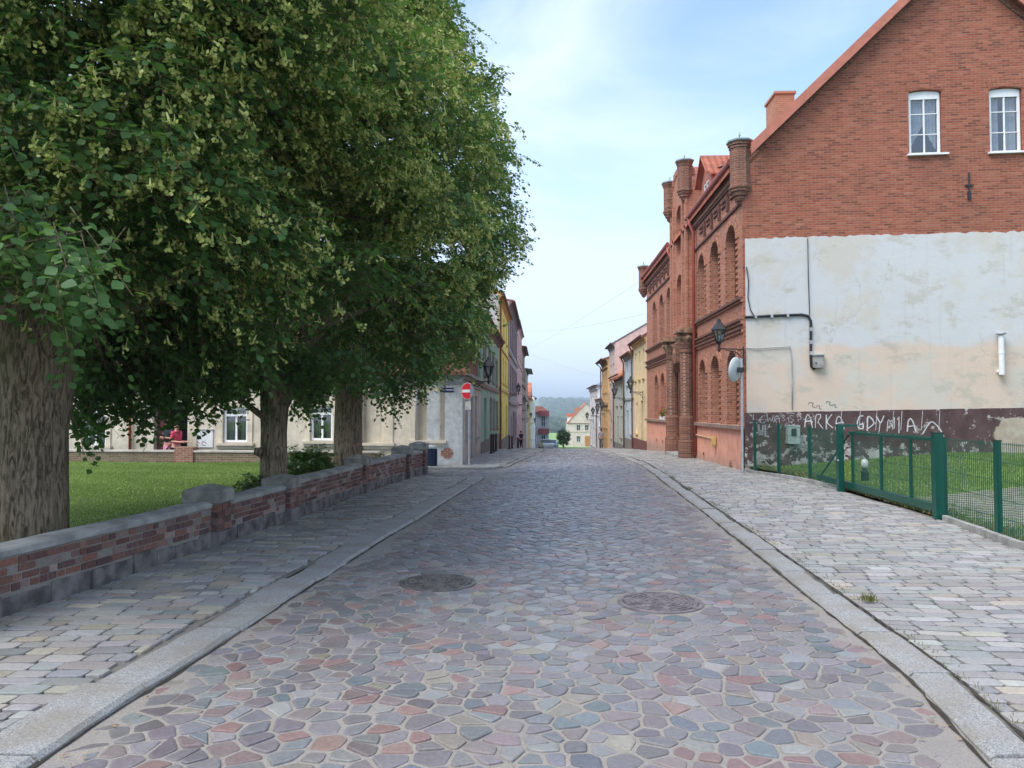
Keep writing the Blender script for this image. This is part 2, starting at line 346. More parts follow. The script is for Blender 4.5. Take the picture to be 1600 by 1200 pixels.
# ------------------------------------------------------------------ wall with holes
def arch_pts(u0, u1, zs, rise, n=10):
    if rise <= 0: return [(u0, zs), (u1, zs)]
    c = (u0 + u1) / 2; h = (u1 - u0) / 2
    return [(c - h * math.cos(math.pi * k / n), zs + rise * math.sin(math.pi * k / n)) for k in range(n + 1)]
def wall(mb, fr, u0, u1, z0, z1, holes=(), depth=.2, w=0, clips=()):
    """holes: (u0,u1,z0,ztop,rise)"""
    us = sorted({u0, u1, *[q for h in holes for q in h[:2]]}); zs = sorted({z0, z1, *[q for h in holes for q in h[2:4]], *[h[3] - h[4] for h in holes]})
    us = [q for q in us if u0 <= q <= u1]; zs = [q for q in zs if z0 <= q <= z1]
    for i in range(len(us) - 1):
        for j in range(len(zs) - 1):
            cu = (us[i] + us[i + 1]) / 2; cz = (zs[j] + zs[j + 1]) / 2
            if any(h[0] < cu < h[1] and h[2] < cz < h[3] for h in holes): continue
            pl = [(us[i], zs[j]), (us[i + 1], zs[j]), (us[i + 1], zs[j + 1]), (us[i], zs[j + 1])]
            for c in clips:
                pl = clip(pl, *c)
                if len(pl) < 3: break
            if len(pl) >= 3: mb.poly([fr.p(a, b, w) for a, b in pl])
    for h in holes:
        a, b, c, d, rise = h; sp = d - rise; pts = arch_pts(a, b, sp, rise)
        if rise > 0:
            mid = len(pts) // 2
            mb.poly([fr.p(a, d, w)] + [fr.p(*q, w) for q in pts[:mid + 1]][::-1]); mb.poly([fr.p(b, d, w)] + [fr.p(*q, w) for q in pts[mid:]][::-1])
        ring = [(a, c)] + pts + [(b, c)]
        for k in range(len(ring)):
            p, q = ring[k], ring[(k + 1) % len(ring)]
            mb.poly([fr.p(*p, w), fr.p(*q, w), fr.p(*q, w - depth), fr.p(*p, w - depth)])
def window(fr, h, parent, w, frame='white_frame', pane='glass_dark', mull=1, bars=0, t=.06, name='window', curtain=False, mw=.03, label=None):
    a, b, c, d, rise = h; mb = MB(); sp = d - rise
    outer = [(a, c)] + arch_pts(a, b, sp, rise) + [(b, c)]
    cu = (a + b) / 2; cz = (c + d) / 2
    def inn(p):
        k = 1 - 2 * t / (b - a); l = 1 - 2 * t / (d - c); return (cu + (p[0] - cu) * k, cz + (p[1] - cz) * l)
    inner = [inn(p) for p in outer]; n = len(outer)
    for k in range(n):
        p, q, r_, s_ = outer[k], outer[(k + 1) % n], inner[(k + 1) % n], inner[k]
        mb.add([fr.p(*x, w) for x in (p, q, r_, s_)] + [fr.p(*x, w + .05) for x in (p, q, r_, s_)], [(4, 5, 6, 7), (2, 3, 7, 6), (0, 1, 5, 4), (0, 3, 2, 1)])
    W = b - a
    for i in range(1, mull + 1):
        u = a + W * i / (mull + 1); mb.fbox(fr, u - mw, u + mw, c + t, d - t - (rise * .05), w + .004, w + .045)
    for i in range(1, bars + 1):
        z = c + (sp - c) * i / (bars + (0 if rise > .2 else 1)); mb.fbox(fr, a + t, b - t, z - mw * .67, z + mw * .67, w + .006, w + .04)
    o = mb.build(name, M[frame], parent)
    if label: o['label'] = label
    pm = MB(); pm.poly([fr.p(*x, w + .015) for x in inner]); pm.build('pane', M[pane], o)
    if curtain:
        cm = MB(); nn = 24; zt = d - t - rise * .3
        for k in range(nn):
            ua, ub = a + t + (W - 2 * t) * k / nn, a + t + (W - 2 * t) * (k + 1) / nn
            if curtain == 2 and abs((ua + ub) / 2 - cu) < W * .12: continue
            wa, wb = w - .09 + .02 * math.sin(k * 1.9), w - .09 + .02 * math.sin((k + 1) * 1.9)
            zb = c + .05 + (.45 * (d - c) * (1 - abs((ua + ub) / 2 - cu) / W * 2) if curtain == 3 else 0)
            cm.poly([fr.p(ua, zb, wa), fr.p(ub, zb, wb), fr.p(ub, zt, wb), fr.p(ua, zt, wa)])
        cm.build('curtain', M['curtain'], o)
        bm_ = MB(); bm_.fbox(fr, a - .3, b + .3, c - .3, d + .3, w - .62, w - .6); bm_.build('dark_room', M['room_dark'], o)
    return o
# ================================================================== GROUND
def lerp(a, b, t): return a + (b - a) * t
def rowsgrid(name, ys, lf, rf, zf, m, nx=10, **kw):
    V = []; F = []
    for y in ys:
        a, b = lf(y), rf(y)
        for i in range(nx + 1): x = lerp(a, b, i / nx); V.append((x, y, zf(x, y)))
    for j in range(len(ys) - 1):
        for i in range(nx): k = j * (nx + 1) + i; F.append((k, k + 1, k + nx + 2, k + nx + 1))
    return np_mesh(name, V, F, m, smooth=True, **kw)
def mk_dirt(name, c, c2, bs=30, st=.5):
    m, t, b = base_mat(name, .92, .15)
    col = mixc(t, rng(t, noise(t, 2.2, 7, .6), .3, .7), c, c2); col = mixc(t, rng(t, noise(t, 70, 3, .7), .25, .75), sc((1, 1, 1), .7), (1, 1, 1)) if False else col
    sp = rng(t, noise(t, 140, 2, .8), .3, .7); col = mixc(t, sp, sc(c, .75), col)
    t.links.new(col, b.inputs['Base Color']); bump(t, b, noise(t, bs, 6, .7), st, .015); return m
M['mortar'] = mk_dirt('sandy_joint', (.29, .265, .24), (.37, .33, .285))
_t = M['mortar'].node_tree; _b = _t.nodes['Principled BSDF']; _src = _b.inputs['Base Color'].links[0].from_socket
_x = N(_t, 'ShaderNodeSeparateXYZ'); _t.links.new(wpos(_t), _x.inputs[0])
_k = mth(_t, 'ADD', mth(_t, 'MULTIPLY', _x.outputs['X'], .16), noise(_t, .9, 5, .6)); _e = mth(_t, 'ABSOLUTE', mth(_t, 'SUBTRACT', _x.outputs['X'], .25))
_t.links.new(mixc(_t, mth(_t, 'MULTIPLY', mth(_t, 'MULTIPLY', rng(_t, _k, .45, .75), mth(_t, 'MULTIPLY', rng(_t, _e, 1.2, 1.8, 1, 0), rng(_t, _x.outputs['Y'], 5.5, 9))), .4), _src, (.11, .10, .095)), _b.inputs['Base Color'])
M['pavejoint'] = mk_dirt('pavement_joint', (.19, .18, .16), (.28, .25, .21))
M['cobble'] = attrcol('cobble', .42, .6)
M['slab'] = attrcol('pavement_slab', .64, .35)
def granite(name):
    m, t, b = base_mat(name, .75, .3)
    v = N(t, 'ShaderNodeTexVoronoi'); v.inputs['Scale'].default_value = 150; t.links.new(wpos(t), v.inputs['Vector'])
    sepc = N(t, 'ShaderNodeSeparateColor'); t.links.new(v.outputs['Color'], sepc.inputs[0])
    cr = N(t, 'ShaderNodeValToRGB'); cr.color_ramp.interpolation = 'CONSTANT'; e = cr.color_ramp.elements
    e[0].color = (.18, .18, .18, 1); e[1].position = .15; e[1].color = (.27, .27, .265, 1); e.new(.55).color = (.33, .325, .31, 1); e.new(.85).color = (.40, .395, .375, 1)
    t.links.new(sepc.outputs[0], cr.inputs[0])
    col = mixc(t, mth(t, 'MULTIPLY', rng(t, noise(t, 2.5, 7, .6), .40, .65), .6), cr.outputs[0], (.24, .21, .165))
    t.links.new(col, b.inputs['Base Color']); bump(t, b, noise(t, 70, 5, .7), .5, .01); return m
M['granite'] = granite('granite_kerb')
M['lawn'] = mk_dirt('lawn_soil', (.06, .10, .022), (.09, .14, .035))
m_, t_, b_ = base_mat('terrain', .95, .1)
_n1 = noise(t_, .004, 6, .6); _n2 = noise(t_, .02, 5)
_c = mixc(t_, rng(t_, _n1, .42, .56), (.06, .10, .035), (.17, .27, .07)); _c = mixc(t_, rng(t_, _n2, .5, .62), _c, (.05, .085, .03))
_sy = N(t_, 'ShaderNodeSeparateXYZ'); t_.links.new(wpos(t_), _sy.inputs[0]); _c = mixc(t_, mth(t_, 'MULTIPLY', rng(t_, _sy.outputs['Y'], 250, 300), rng(t_, _sy.outputs['Y'], 860, 1000, 1, 0)), _c, mixc(t_, rng(t_, _n1, .4, .6), (.20, .33, .08), (.27, .40, .12)))
t_.links.new(_c, b_.inputs['Base Color']); M['terrain'] = m_

# far terrain, falls into the valley and climbs to the hills
def T(x, y):
    if y <= 220: z = G(y) - .12
    else:
        z = float(np.interp(y, [220, 300, 450, 620, 900, 1300, 1900, 2600, 3300, 5000, 9000], [-8.8, -14, -20, -23, -25, -22, -8, 14, 38, 60, 60]))
    if y > 700:
        k = min(1, (y - 700) / 1500)
        z += k * (9 * math.sin(x * .0047 + 1) + 7 * math.sin(x * .011 + y * .003) + 4 * math.sin(x * .023 + 2 + y * .005))
    if y < 230 and abs(x) > 25: z -= min(6, (abs(x) - 25) * .03) * (1 if y > 60 else 0)
    return z
ys = [-60, -20, 0, 10, 20, 24, 28, 33, 37, 44, 48, 55, 60, 70, 83, 105, 130, 165, 220, 260, 300, 370, 450, 530, 620, 750, 900] + list(range(1000, 3600, 70)) + [4000, 5000, 7000, 9000]
xs = [-5000, -3000, -2000, -1400, -1000, -700, -450, -300, -200, -120, -60, -25, -8, 0, 8, 25, 60, 120, 200] + list(range(230, 700, 40)) + [800, 1000, 1400, 2000, 3000, 5000]
V = [(x, y, T(x, y)) for y in ys for x in xs]; nxs = len(xs)
F = [(j * nxs + i, j * nxs + i + 1, (j + 1) * nxs + i + 1, (j + 1) * nxs + i) for j in range(len(ys) - 1) for i in range(nxs - 1)]
np_mesh('terrain', V, F, M['terrain'], smooth=True, kind='structure')

# ---- road
def cells(ys, lf, rf, cw, ch, jit, gap, yfade=None, seed=1, brickoff=.5, holes=(), wvar=0):
    """irregular stones as clipped Voronoi cells of a jittered grid; yields (polygon, seed)"""
    rr = random.Random(seed); y0, y1 = ys; nr = int((y1 - y0) / ch)
    xmin = min(lf(y) for y in np.linspace(y0, y1, 60)) - .3; xmax = max(rf(y) for y in np.linspace(y0, y1, 60)) + .3; nc = int((xmax - xmin) / cw)
    pts = {}
    for j in range(nr + 1):
        for i in range(nc + 1):
            jj = jit(xmin + i * cw, y0 + j * ch) if callable(jit) else jit
            x = xmin + (i + (brickoff if j % 2 else 0) + rr.uniform(-jj, jj)) * cw; y = y0 + (j + .5 + rr.uniform(-jj, jj) * .8) * ch
            if rr.random() < .07 * (1 if jj > .2 else 0): continue
            pts[(j, i)] = (x, y)
    out_ = []
    for (j, i), (x, y) in pts.items():
        L_, R_ = lf(y), rf(y)
        if x < L_ or x > R_ or y < y0 or y > y1: continue
        if any((x - hx) ** 2 + (y - hy) ** 2 < hr * hr for hx, hy, hr in holes): continue
        pl = [(x - cw * 1.1, y - ch * 1.1), (x + cw * 1.1, y - ch * 1.1), (x + cw * 1.1, y + ch * 1.1), (x - cw * 1.1, y + ch * 1.1)]
        g = gap(x, y) if callable(gap) else gap
        g *= rr.uniform(.6, 1.4)
        for dj in (-2, -1, 0, 1, 2):
            for di in (-2, -1, 0, 1, 2):
                if dj == 0 and di == 0: continue
                q = pts.get((j + dj, i + di))
                if q is None: continue
                nx_, ny_ = q[0] - x, q[1] - y; l = math.hypot(nx_, ny_)
                if l < 1e-6: continue
                nx_ /= l; ny_ /= l; pl = clip(pl, nx_, ny_, (x * nx_ + y * ny_) + l / 2 - g)
                if len(pl) < 3: break
            if len(pl) < 3: break
        pl = clip(pl, 1, 0, R_ - .01) if len(pl) > 2 else pl; pl = clip(pl, -1, 0, -L_ - .01) if len(pl) > 2 else pl
        if len(pl) >= 3: out_.append((pl, (x, y)))
    return out_
def chaikin(pl, k=.25):
    o = []
    for i in range(len(pl)):
        a, b = pl[i], pl[(i + 1) % len(pl)]
        if math.hypot(a[0] - b[0], a[1] - b[1]) < .012: o.append(((a[0] + b[0]) / 2, (a[1] + b[1]) / 2)); continue
        o.append((a[0] + (b[0] - a[0]) * k, a[1] + (b[1] - a[1]) * k)); o.append((a[0] + (b[0] - a[0]) * (1 - k), a[1] + (b[1] - a[1]) * (1 - k)))
    return o
def stones(mb, cl, zf, pal, hf, rnd=2, seed=3, tilt=.01, sink=None, k=.25, rim=.9, near=24):
    rr = random.Random(seed)
    for pl, (x, y) in cl:
        far = y > near
        for _ in range(1 if far else rnd): pl = chaikin(pl, k if _ == 0 else .22)
        n = len(pl); cx = sum(p[0] for p in pl) / n; cy = sum(p[1] for p in pl) / n
        h = hf * rr.uniform(.5, 1.25); c = pal[min(len(pal) - 1, int(rr.random() ** 1.0 * len(pal)))]; q = rr.uniform(.8, 1.18); c = tuple(min(1, a * q * rr.uniform(.96, 1.04)) for a in c)
        if sink: h -= sink(x, y)
        tx, ty = rr.uniform(-tilt, tilt), rr.uniform(-tilt, tilt)
        rings = ((1, -.012), (rim + .05, h * .65), (rim - .1, h)) if not far else ((1, -.012), (rim, h))
        b0 = len(mb.v)
        for s_, dz in rings:
            for p in pl:
                px_, py_ = cx + (p[0] - cx) * s_, cy + (p[1] - cy) * s_
                mb.v.append((px_, py_, zf(px_, py_) + dz + ((px_ - cx) * tx + (py_ - cy) * ty) * 4)); mb.c.append(c)
        for r_ in range(len(rings) - 1):
            for i in range(n): mb.f.append((b0 + r_ * n + i, b0 + r_ * n + (i + 1) % n, b0 + (r_ + 1) * n + (i + 1) % n, b0 + (r_ + 1) * n + i))
        mb.f.append(tuple(b0 + (len(rings) - 1) * n + i for i in range(n)))
def zroad(x, y):
    c = (RR(y) + (RL1(y) if y < 20 else RL2(y))) / 2
    return G(y) - .006 * min(1, abs(x - c) / 2.2) ** 2 * 1.5 + .008 * math.sin(x * 2.1 + y * .7) + .006 * math.sin(y * 1.9 - x)
def RL(y): return RL1(y) if y < 19.2 else RL2(max(y, 20.9))
yy = list(np.arange(-3, 24, .5)) + list(np.arange(24, 62, 1.5)) + [70, 83, 105, 130, 165, 220]
rd = rowsgrid('road', yy, lambda y: (-16 if 18.4 < y < 21.2 else RL(y)) - .05, lambda y: RR(y) + .05, zroad, M['mortar'], 16, kind='structure')
MANH = [(-.96, 7.12, .31), (.99, 6.5, .31), (-.75, 19.6, .2)]
PALR = [(.235, .205, .21), (.19, .195, .205), (.22, .18, .18), (.27, .25, .24), (.165, .18, .19), (.28, .175, .16), (.245, .20, .195), (.21, .205, .21), (.29, .275, .265), (.24, .21, .21), (.19, .165, .17), (.29, .25, .205), (.25, .245, .245), (.22, .195, .2), (.25, .19, .18), (.22, .2, .2), (.235, .215, .215), (.2, .18, .185)]
def tone(pal, k):
    mu = [sum(c[i] for c in pal) / len(pal) for i in range(3)]; return [tuple(c[i] * (1 - k) + mu[i] * k for i in range(3)) for c in pal]
PALR = [(c[0] * .93, c[1] * .96, c[2] * .97) for c in tone(PALR, .05)]
mb = MB()
def wide(x, y): return min(1, max(0, (6.8 - y) / 3 + max(0, (-.1 - x) * .9) * (1 if y < 14 else .4)))
jf = lambda x, y: .27 + .24 * wide(x, y)
cl = cells((1.2, 25), RL, RR, .162, .114, jf, lambda x, y: .004 + .0052 * wide(x, y), seed=5, holes=[(a, b, r + .07) for a, b, r in MANH])
cl2 = cells((25, 60), RL, RR, .175, .15, .24, .008, seed=6)
def sink(x, y): # sand and dirt lies over the stones along the kerbs
    e = min(x - RL(y), RR(y) - x); k = .55 + .2 * math.sin(y * .8) + .12 * math.sin(y * 2.3 + x * 3)
    return .014 * max(0, 1 - e / max(.18, k * .62)) if y < 30 else 0
stones(mb, cl, zroad, PALR, .010, sink=sink, k=.10); stones(mb, cl2, zroad, PALR, .010)
mb.build('road_cobbles', M['cobble'], kind='structure')
# side lane cobbles
mb = MB(); cl = cells((18.7, 20.85), lambda y: -9, lambda y: RL2(20.9) if y > 19.3 else RL1(y), .2, .15, .3, .008, seed=8)
cl = [c for c in cl if c[1][0] < -1.32]
stones(mb, cl, lambda x, y: zroad(x, y), PALR, .01); mb.build('lane_cobbles', M['cobble'], kind='structure')
# manhole covers
for (cx, cy, r), lb, mt in zip(MANH[:2], ('dark round cast iron manhole cover left of the road middle', 'worn pale round manhole cover right of the road middle'), ((.14, .13, .12), (.2, .17, .17))):
    m_ = plain('cast_iron', mt, .55, .3, 9, .3, 80, metal=.3)
    t = thing('manhole_cover', lb, 'manhole cover', (cx, cy, zroad(cx, cy)), 'manhole covers in the cobbled road')
    a = MB(); a.lathe((0, 0, 0), [(r + .045, -.02), (r + .045, .010), (r + .03, .014), (r + .008, .014), (r + .006, .006)], 40); a.build('rim', m_, t, local=True)
    a = MB(); a.lathe((0, 0, 0), [(r, -.02), (r, .010), (r - .01, .013)] + [(r - .01, .013)], 40)
    for q in np.arange(.06, r - .02, .045):
        nseg = 14 if q < .15 else 26
        for k in range(nseg):
            if k % 4 == 3: continue
            a0, a1 = 2 * math.pi * (k + (.5 if int(q * 100) % 2 else 0)) / nseg, 2 * math.pi * (k + .8 + (.5 if int(q * 100) % 2 else 0)) / nseg
            P_ = [(q * math.cos(a0), q * math.sin(a0)), (q * math.cos(a1), q * math.sin(a1)), ((q + .024) * math.cos(a1), (q + .024) * math.sin(a1)), ((q + .024) * math.cos(a0), (q + .024) * math.sin(a0))]
            a.prism([(x, y, .011) for x, y in P_], [(x, y, .020) for x, y in P_])
    a.build('lid', m_, t, local=True)
# ---- kerbs
def kerb(name, f, ys, side, width, seed, step=.95, h=.024):
    rr = random.Random(seed); mb = MB(); y = ys[0]
    while y < ys[1]:
        y2 = min(ys[1], y + step * rr.uniform(.75, 1.25)); n = 5; a, b = y + .009, y2 - .009; j = rr.uniform(-.014, .014); dz = rr.uniform(-.010, .008)
        prev = None; tw = width * rr.uniform(.9, 1.1)
        for k in range(n):
            p, q = lerp(a, b, k / n), lerp(a, b, (k + 1) / n)
            def sec(yy_, e):
                x = f(yy_) + side * (j + .005 * math.sin(yy_ * 13 + seed) + .005 * math.sin(yy_ * 31 + seed * 2)); z = G(yy_) + dz
                return [(x, yy_, z - .1), (x + side * .004, yy_, z + h - .022), (x + side * .03, yy_, z + h), (x + side * (tw - .02), yy_, z + h + .004), (x + side * tw, yy_, z + h - .012), (x + side * tw, yy_, z - .1)]
            A, B = sec(p, 0), sec(q, 1); m6 = len(A)
            fs = [(i, (i + 1) % m6, m6 + (i + 1) % m6, m6 + i) for i in range(m6)]
            if k == 0: fs.append(tuple(range(m6)))
            if k == n - 1: fs.append(tuple(range(m6, 2 * m6))[::-1])
            mb.add(A + B, fs)
        y = y2
    mb.build(name, M['granite'], kind='structure')
kerb('kerb', lambda y: RL1(y) - .03 if y > 17.9 else RL1(y), (.2, 18.3), -1, .34, 2)
kerb('kerb', RL2, (21.6, 60), -1, .16, 3)
kerb('kerb', RR, (.2, 60), 1, .25, 4)
# kerb end turning into the lane
mb = MB(); mb.box(-2.6, -1.37, 18.28, 18.44, -.1, .05); mb.box(-4.8, -1.33, 20.78, 20.94, -.1, .05)
p0 = (-1.33, 20.86)
for k in range(6):
    a0, a1 = -math.pi / 2 + k / 6 * 1.0, -math.pi / 2 + (k + 1) / 6 * 1.0
    y0, y1 = 20.9 + .12 * k, 20.9 + .12 * (k + 1); x0, x1 = -1.33 + .4 * (k / 6) ** 1.2 * 0 + (RL2(21.6) + 1.33) * k / 6, -1.33 + (RL2(21.6) + 1.33) * (k + 1) / 6
    mb.prism([(x0, y0 - .1, -.1), (x1, y1 - .1, -.1), (x1 - .16, y1 - .02, -.1), (x0 - .16, y0 - .02, -.1)], [(x0, y0 - .1, .05), (x1, y1 - .1, .05), (x1 - .16, y1 - .02, .05), (x0 - .16, y0 - .02, .05)])
mb.build('kerb', M['granite'], kind='structure')
# dark dirt filled joints along the kerbs
def crack(name, f, ys, off, wd, z, seed, m):
    rr = random.Random(seed); V = []; F = []; y = ys[0]; k = 0
    while y < ys[1]:
        x = f(y) + off + rr.uniform(-.006, .006); w_ = wd * rr.uniform(.25, 1.3); zz = z(x, y); V += [(x - w_, y, zz), (x + w_, y, zz)]
        if k: F.append((2 * k - 2, 2 * k - 1, 2 * k + 1, 2 * k))
        k += 1; y += rr.uniform(.04, .12) * (1 + y / 12)
    np_mesh(name, V, F, m, kind='structure')
M['darkdirt'] = mk_dirt('dark_joint', (.045, .038, .03), (.10, .085, .065))
crack('kerb_joint', RR, (.5, 50), -.008, .014, lambda x, y: zroad(x, y) + .007, 1, M['darkdirt'])
crack('kerb_joint', RL1, (.5, 18.2), .008, .014, lambda x, y: zroad(x, y) + .007, 2, M['darkdirt'])
crack('kerb_joint', RL2, (21.6, 50), .012, .02, lambda x, y: zroad(x, y) + .007, 3, M['darkdirt'])
crack('kerb_joint', RR, (.5, 30), .255, .009, lambda x, y: G(y) + .036, 4, M['darkdirt'])
# ---- pavements
PALP = [(.34, .345, .355), (.38, .38, .38), (.30, .305, .32), (.42, .42, .42), (.35, .335, .325), (.40, .395, .385), (.33, .345, .36), (.44, .39, .33), (.46, .46, .46), (.37, .37, .375), (.31, .315, .33), (.36, .36, .37)]
PALL = [(.22, .215, .205), (.25, .24, .23), (.19, .19, .19), (.23, .20, .165), (.27, .26, .25), (.17, .17, .175), (.24, .22, .19), (.31, .28, .22), (.21, .21, .21)]
PALP = [(c[0] * .93, c[1] * .90, c[2] * .84) for c in tone(PALP, .35)]; PALL = tone([sc(c, 1.5) for c in PALL], .25)
def slabs(ys, lf, rf, zf, pal, seed, rh=.125, wlo=.16, whi=.34, near=24, skew=.0, hf=.008):
    rr = random.Random(seed); mb = MB(); y = ys[0]; cl = []
    while y < ys[1]:
        h = rh * rr.uniform(.85, 1.2) * (1 if y < 28 else 1.5); a, b = lf(y + h / 2), rf(y + h / 2); x = a - rr.uniform(0, .1)
        while x < b:
            w_ = rr.uniform(wlo, whi) * (1 if y < 28 else 1.5); x0, x1 = max(x, a), min(x + w_, b)
            if x1 - x0 > .05:
                g = rr.uniform(.004, .009); j = lambda: rr.uniform(-.008, .008); sk = (x0 - a) * skew
                cl.append(([(x0 + g + j(), y + g + sk + j()), (x1 - g + j(), y + g + sk + j()), (x1 - g + j(), y + h - g + sk + j()), (x0 + g + j(), y + h - g + sk + j())], (x0, y)))
            x += w_
        y += h
    stones(mb, cl, zf, pal, hf, rnd=1, seed=seed, k=.12, rim=.95, near=near, tilt=.006)
    return mb
KR = lambda y: RR(y) + .262; KL = lambda y: RL1(y) - .35
def zp(x, y): return G(y) + .028 + .012 * math.sin(x * 1.7 + y * .9) * .7 + .005 * math.sin(y * 3.1 + x)
XR = lambda y: FE(y) if y < 20.1 else 5.25
ysr = list(np.arange(-2, 24, .5)) + list(np.arange(24, 61, 1.5)) + [70, 83, 105]
rowsgrid('pavement_right_base', ysr, lambda y: RR(y) + .235, lambda y: XR(y) + .12, lambda x, y: zp(x, y) - .014, M['pavejoint'], 8, kind='structure').name = 'pavement_bed'
slabs((.6, 60), KR, XR, zp, PALP, 21, skew=-.03).build('pavement', M['slab'], kind='structure')
rowsgrid('pavement_bed', list(np.arange(-2, 18.41, .4)), lambda y: WL(y) - .1, lambda y: RL1(y) - .31, lambda x, y: zp(x, y) - .014, M['pavejoint'], 6, kind='structure')
slabs((.6, 18.2), lambda y: WL(y) + .02, KL, zp, PALL, 22, skew=.05).build('pavement', M['slab'], kind='structure')
ysl = list(np.arange(20.85, 24, .4)) + list(np.arange(24, 61, 1.5)) + [70, 83, 105]
def LXL(y): return -5 if y < 22.15 else -2.36
rowsgrid('pavement_bed', ysl, LXL, lambda y: RL2(y) - .1, lambda x, y: zp(x, y) - .014, M['pavejoint'], 6, kind='structure')
slabs((21.0, 60), LXL, lambda y: RL2(y) - .17, zp, PALP, 23).build('pavement', M['slab'], kind='structure')

# ================================================================== LOW GARDEN WALL (left)
BR = [(.17, .08, .065), (.24, .115, .09), (.34, .19, .15), (.13, .07, .065), (.22, .13, .11), (.42, .33, .29), (.30, .13, .09), (.11, .07, .07), (.20, .09, .075), (.27, .20, .175), (.15, .09, .08)]
M['oldbrick'] = attrcol('garden_brick', .85, .2, 70, .7, .4)
M['rubble'] = plain('plinth_stone', (.15, .135, .13), .9, .5, 5, 1., 30)
M['wallmortar'] = mk_dirt('wall_mortar', (.24, .22, .195), (.38, .35, .31), 60, .6)
BR = tone(BR, .3)
gw = thing('garden_wall', 'low weathered brick wall with stone capped piers beside the left pavement', 'wall', (-3.7, 9, 0))
PIERS = [(8.9, .73), (10.97, .68), (14.6, .75), (17.7, .79), (19.15, .82)]
def seg(y0, y1, top, seed, coping=True, gap=.0):
    rr = random.Random(seed); x0, x1 = WL(y0), WL(y1); fr = Fr((x0, y0), (x1 - x0, y1 - y0), (1, -(x1 - x0) / (y1 - y0)))
    Ln = math.hypot(x1 - x0, y1 - y0); th = .27
    core = MB(); core.fbox(fr, 0, Ln, -.1, top - .06, -th + .004, -.004); core.build('mortar_core', M['wallmortar'], gw)
    pb = .20; sb = MB(); u = 0
    while u < Ln:
        w_ = rr.uniform(.22, .5); e = min(Ln, u + w_)
        if e - u > .05: sb.fbox(fr, u + .006, e - .006, -.05, pb + rr.uniform(-.03, .02), -.03, rr.uniform(.0, .022), .012)
        u = e
    sb.build('plinth_stones', M['rubble'], gw)
    bb = MB(); z = pb + .012; row = 0; ch = .066
    while z + .03 < top - .06:
        z1 = min(z + ch - .012, top - .062); u = -rr.uniform(0, .22)
        while u < Ln:
            w_ = rr.choice((.2, .2, .1, .205, .1)) * rr.uniform(.93, 1.05); a, b = max(u, 0), min(u + w_ - .012, Ln)
            if b - a > .03:
                c = rr.choice(BR); q = rr.uniform(.8, 1.2); n0 = len(bb.v)
                for (w0, w1) in ((-.05, rr.uniform(-.005, .007)), (-th - rr.uniform(-.004, .006), -th + .05)): bb.fbox(fr, a, b, z + rr.uniform(-.004, .004), z1 + rr.uniform(-.004, .004), w0, w1, .006)
                bb.c += [tuple(k * q for k in c)] * (len(bb.v) - n0)
            u += w_
        z += ch; row += 1
    bb.build('brickwork', M['oldbrick'], gw)
    if coping:
        cp = MB(); n = max(2, int(Ln / .35)); vs = []; fs = []
        for k in range(n + 1):
            u = Ln * k / n; dz = rr.uniform(-.008, .008)
            pr = [(.010 + rr.uniform(-.006, .006), top - .06 + dz), (.014 + rr.uniform(-.008, .008), top - .012 + dz), (-.012, top + .004 + dz), (-th / 2, top + .016 + dz), (-th + .03, top + .005 + dz), (-th - .02, top - .03), (-th - .015, top - .065)]
            vs += [fr.p(u, z_, w_) for w_, z_ in pr]
        for k in range(n):
            for i in range(7): fs.append((k * 7 + i, k * 7 + (i + 1) % 7, (k + 1) * 7 + (i + 1) % 7, (k + 1) * 7 + i))
        fs += [tuple(range(7)), tuple(n * 7 + i for i in range(7))[::-1]]
        cp.add(vs, fs); cp.build('coping', M['concrete'], gw, smooth=False)
prev = -1.5; tops = [.54, .54, .58, .60, .60]
for i, (py_, ph_) in enumerate(PIERS):
    if prev < 0: seg(-1.5, 4, .57, 30); prev = 4
    seg(prev, py_ - .17, tops[i], 31 + i)
    rr = random.Random(50 + i); x = WL(py_); s = .19; xc = x - .14; h = ph_ + .0
    a = MB(); a.box(xc - s + .012, xc + s - .012, py_ - s + .012, py_ + s - .012, -.1, h - .20); a.build('mortar_core', M['wallmortar'], gw)
    a = MB(); a.box(xc - s - .01, xc + s + .02, py_ - s - .01, py_ + s + .01, -.08, .2); a.build('plinth_stones', M['rubble'], gw)
    bb = MB(); z = .21; row = 0
    while z < h - .22:
        z1 = min(z + .066, h - .205)
        for fr2 in (Fr((xc - s, py_ - s), (1, 0), (0, -1)), Fr((xc + s, py_ - s), (0, 1), (1, 0)), Fr((xc - s, py_ + s), (1, 0), (0, 1)), Fr((xc - s, py_ - s), (0, 1), (-1, 0))):
            cuts = (0, .13, .255, .38) if row % 2 else (0, .19, .38)
            for k in range(len(cuts) - 1):
                c = rr.choice(BR); q = rr.uniform(.8, 1.25); n0 = len(bb.v)
                bb.fbox(fr2, cuts[k] + .006, cuts[k + 1] - .006, z + rr.uniform(-.003, .003), z1, -.03, rr.uniform(-.004, .008), .006); bb.c += [tuple(j * q for j in c)] * (len(bb.v) - n0)
        z += .078; row += 1
    bb.build('brickwork', M['oldbrick'], gw)
    a = MB(); e = s + .028
    sq = lambda r_, z_: [(xc - r_, py_ - r_, z_), (xc + r_, py_ - r_, z_), (xc + r_, py_ + r_, z_), (xc - r_, py_ + r_, z_)]
    lv = [sq(e - .012, h - .20), sq(e, h - .19), sq(e, h - .065), sq(e - .012, h - .05), sq(e - .12, h - .012), sq(.02, h + .006)]
    for p_ in range(5):
        a.add(lv[p_] + lv[p_ + 1], [(k, (k + 1) % 4, 4 + (k + 1) % 4, 4 + k) for k in range(4)])
    a.poly(lv[5]); a.poly(lv[0][::-1]); a.build('pier_cap', M['sandstone_cap'], gw)
    prev = py_ + .17

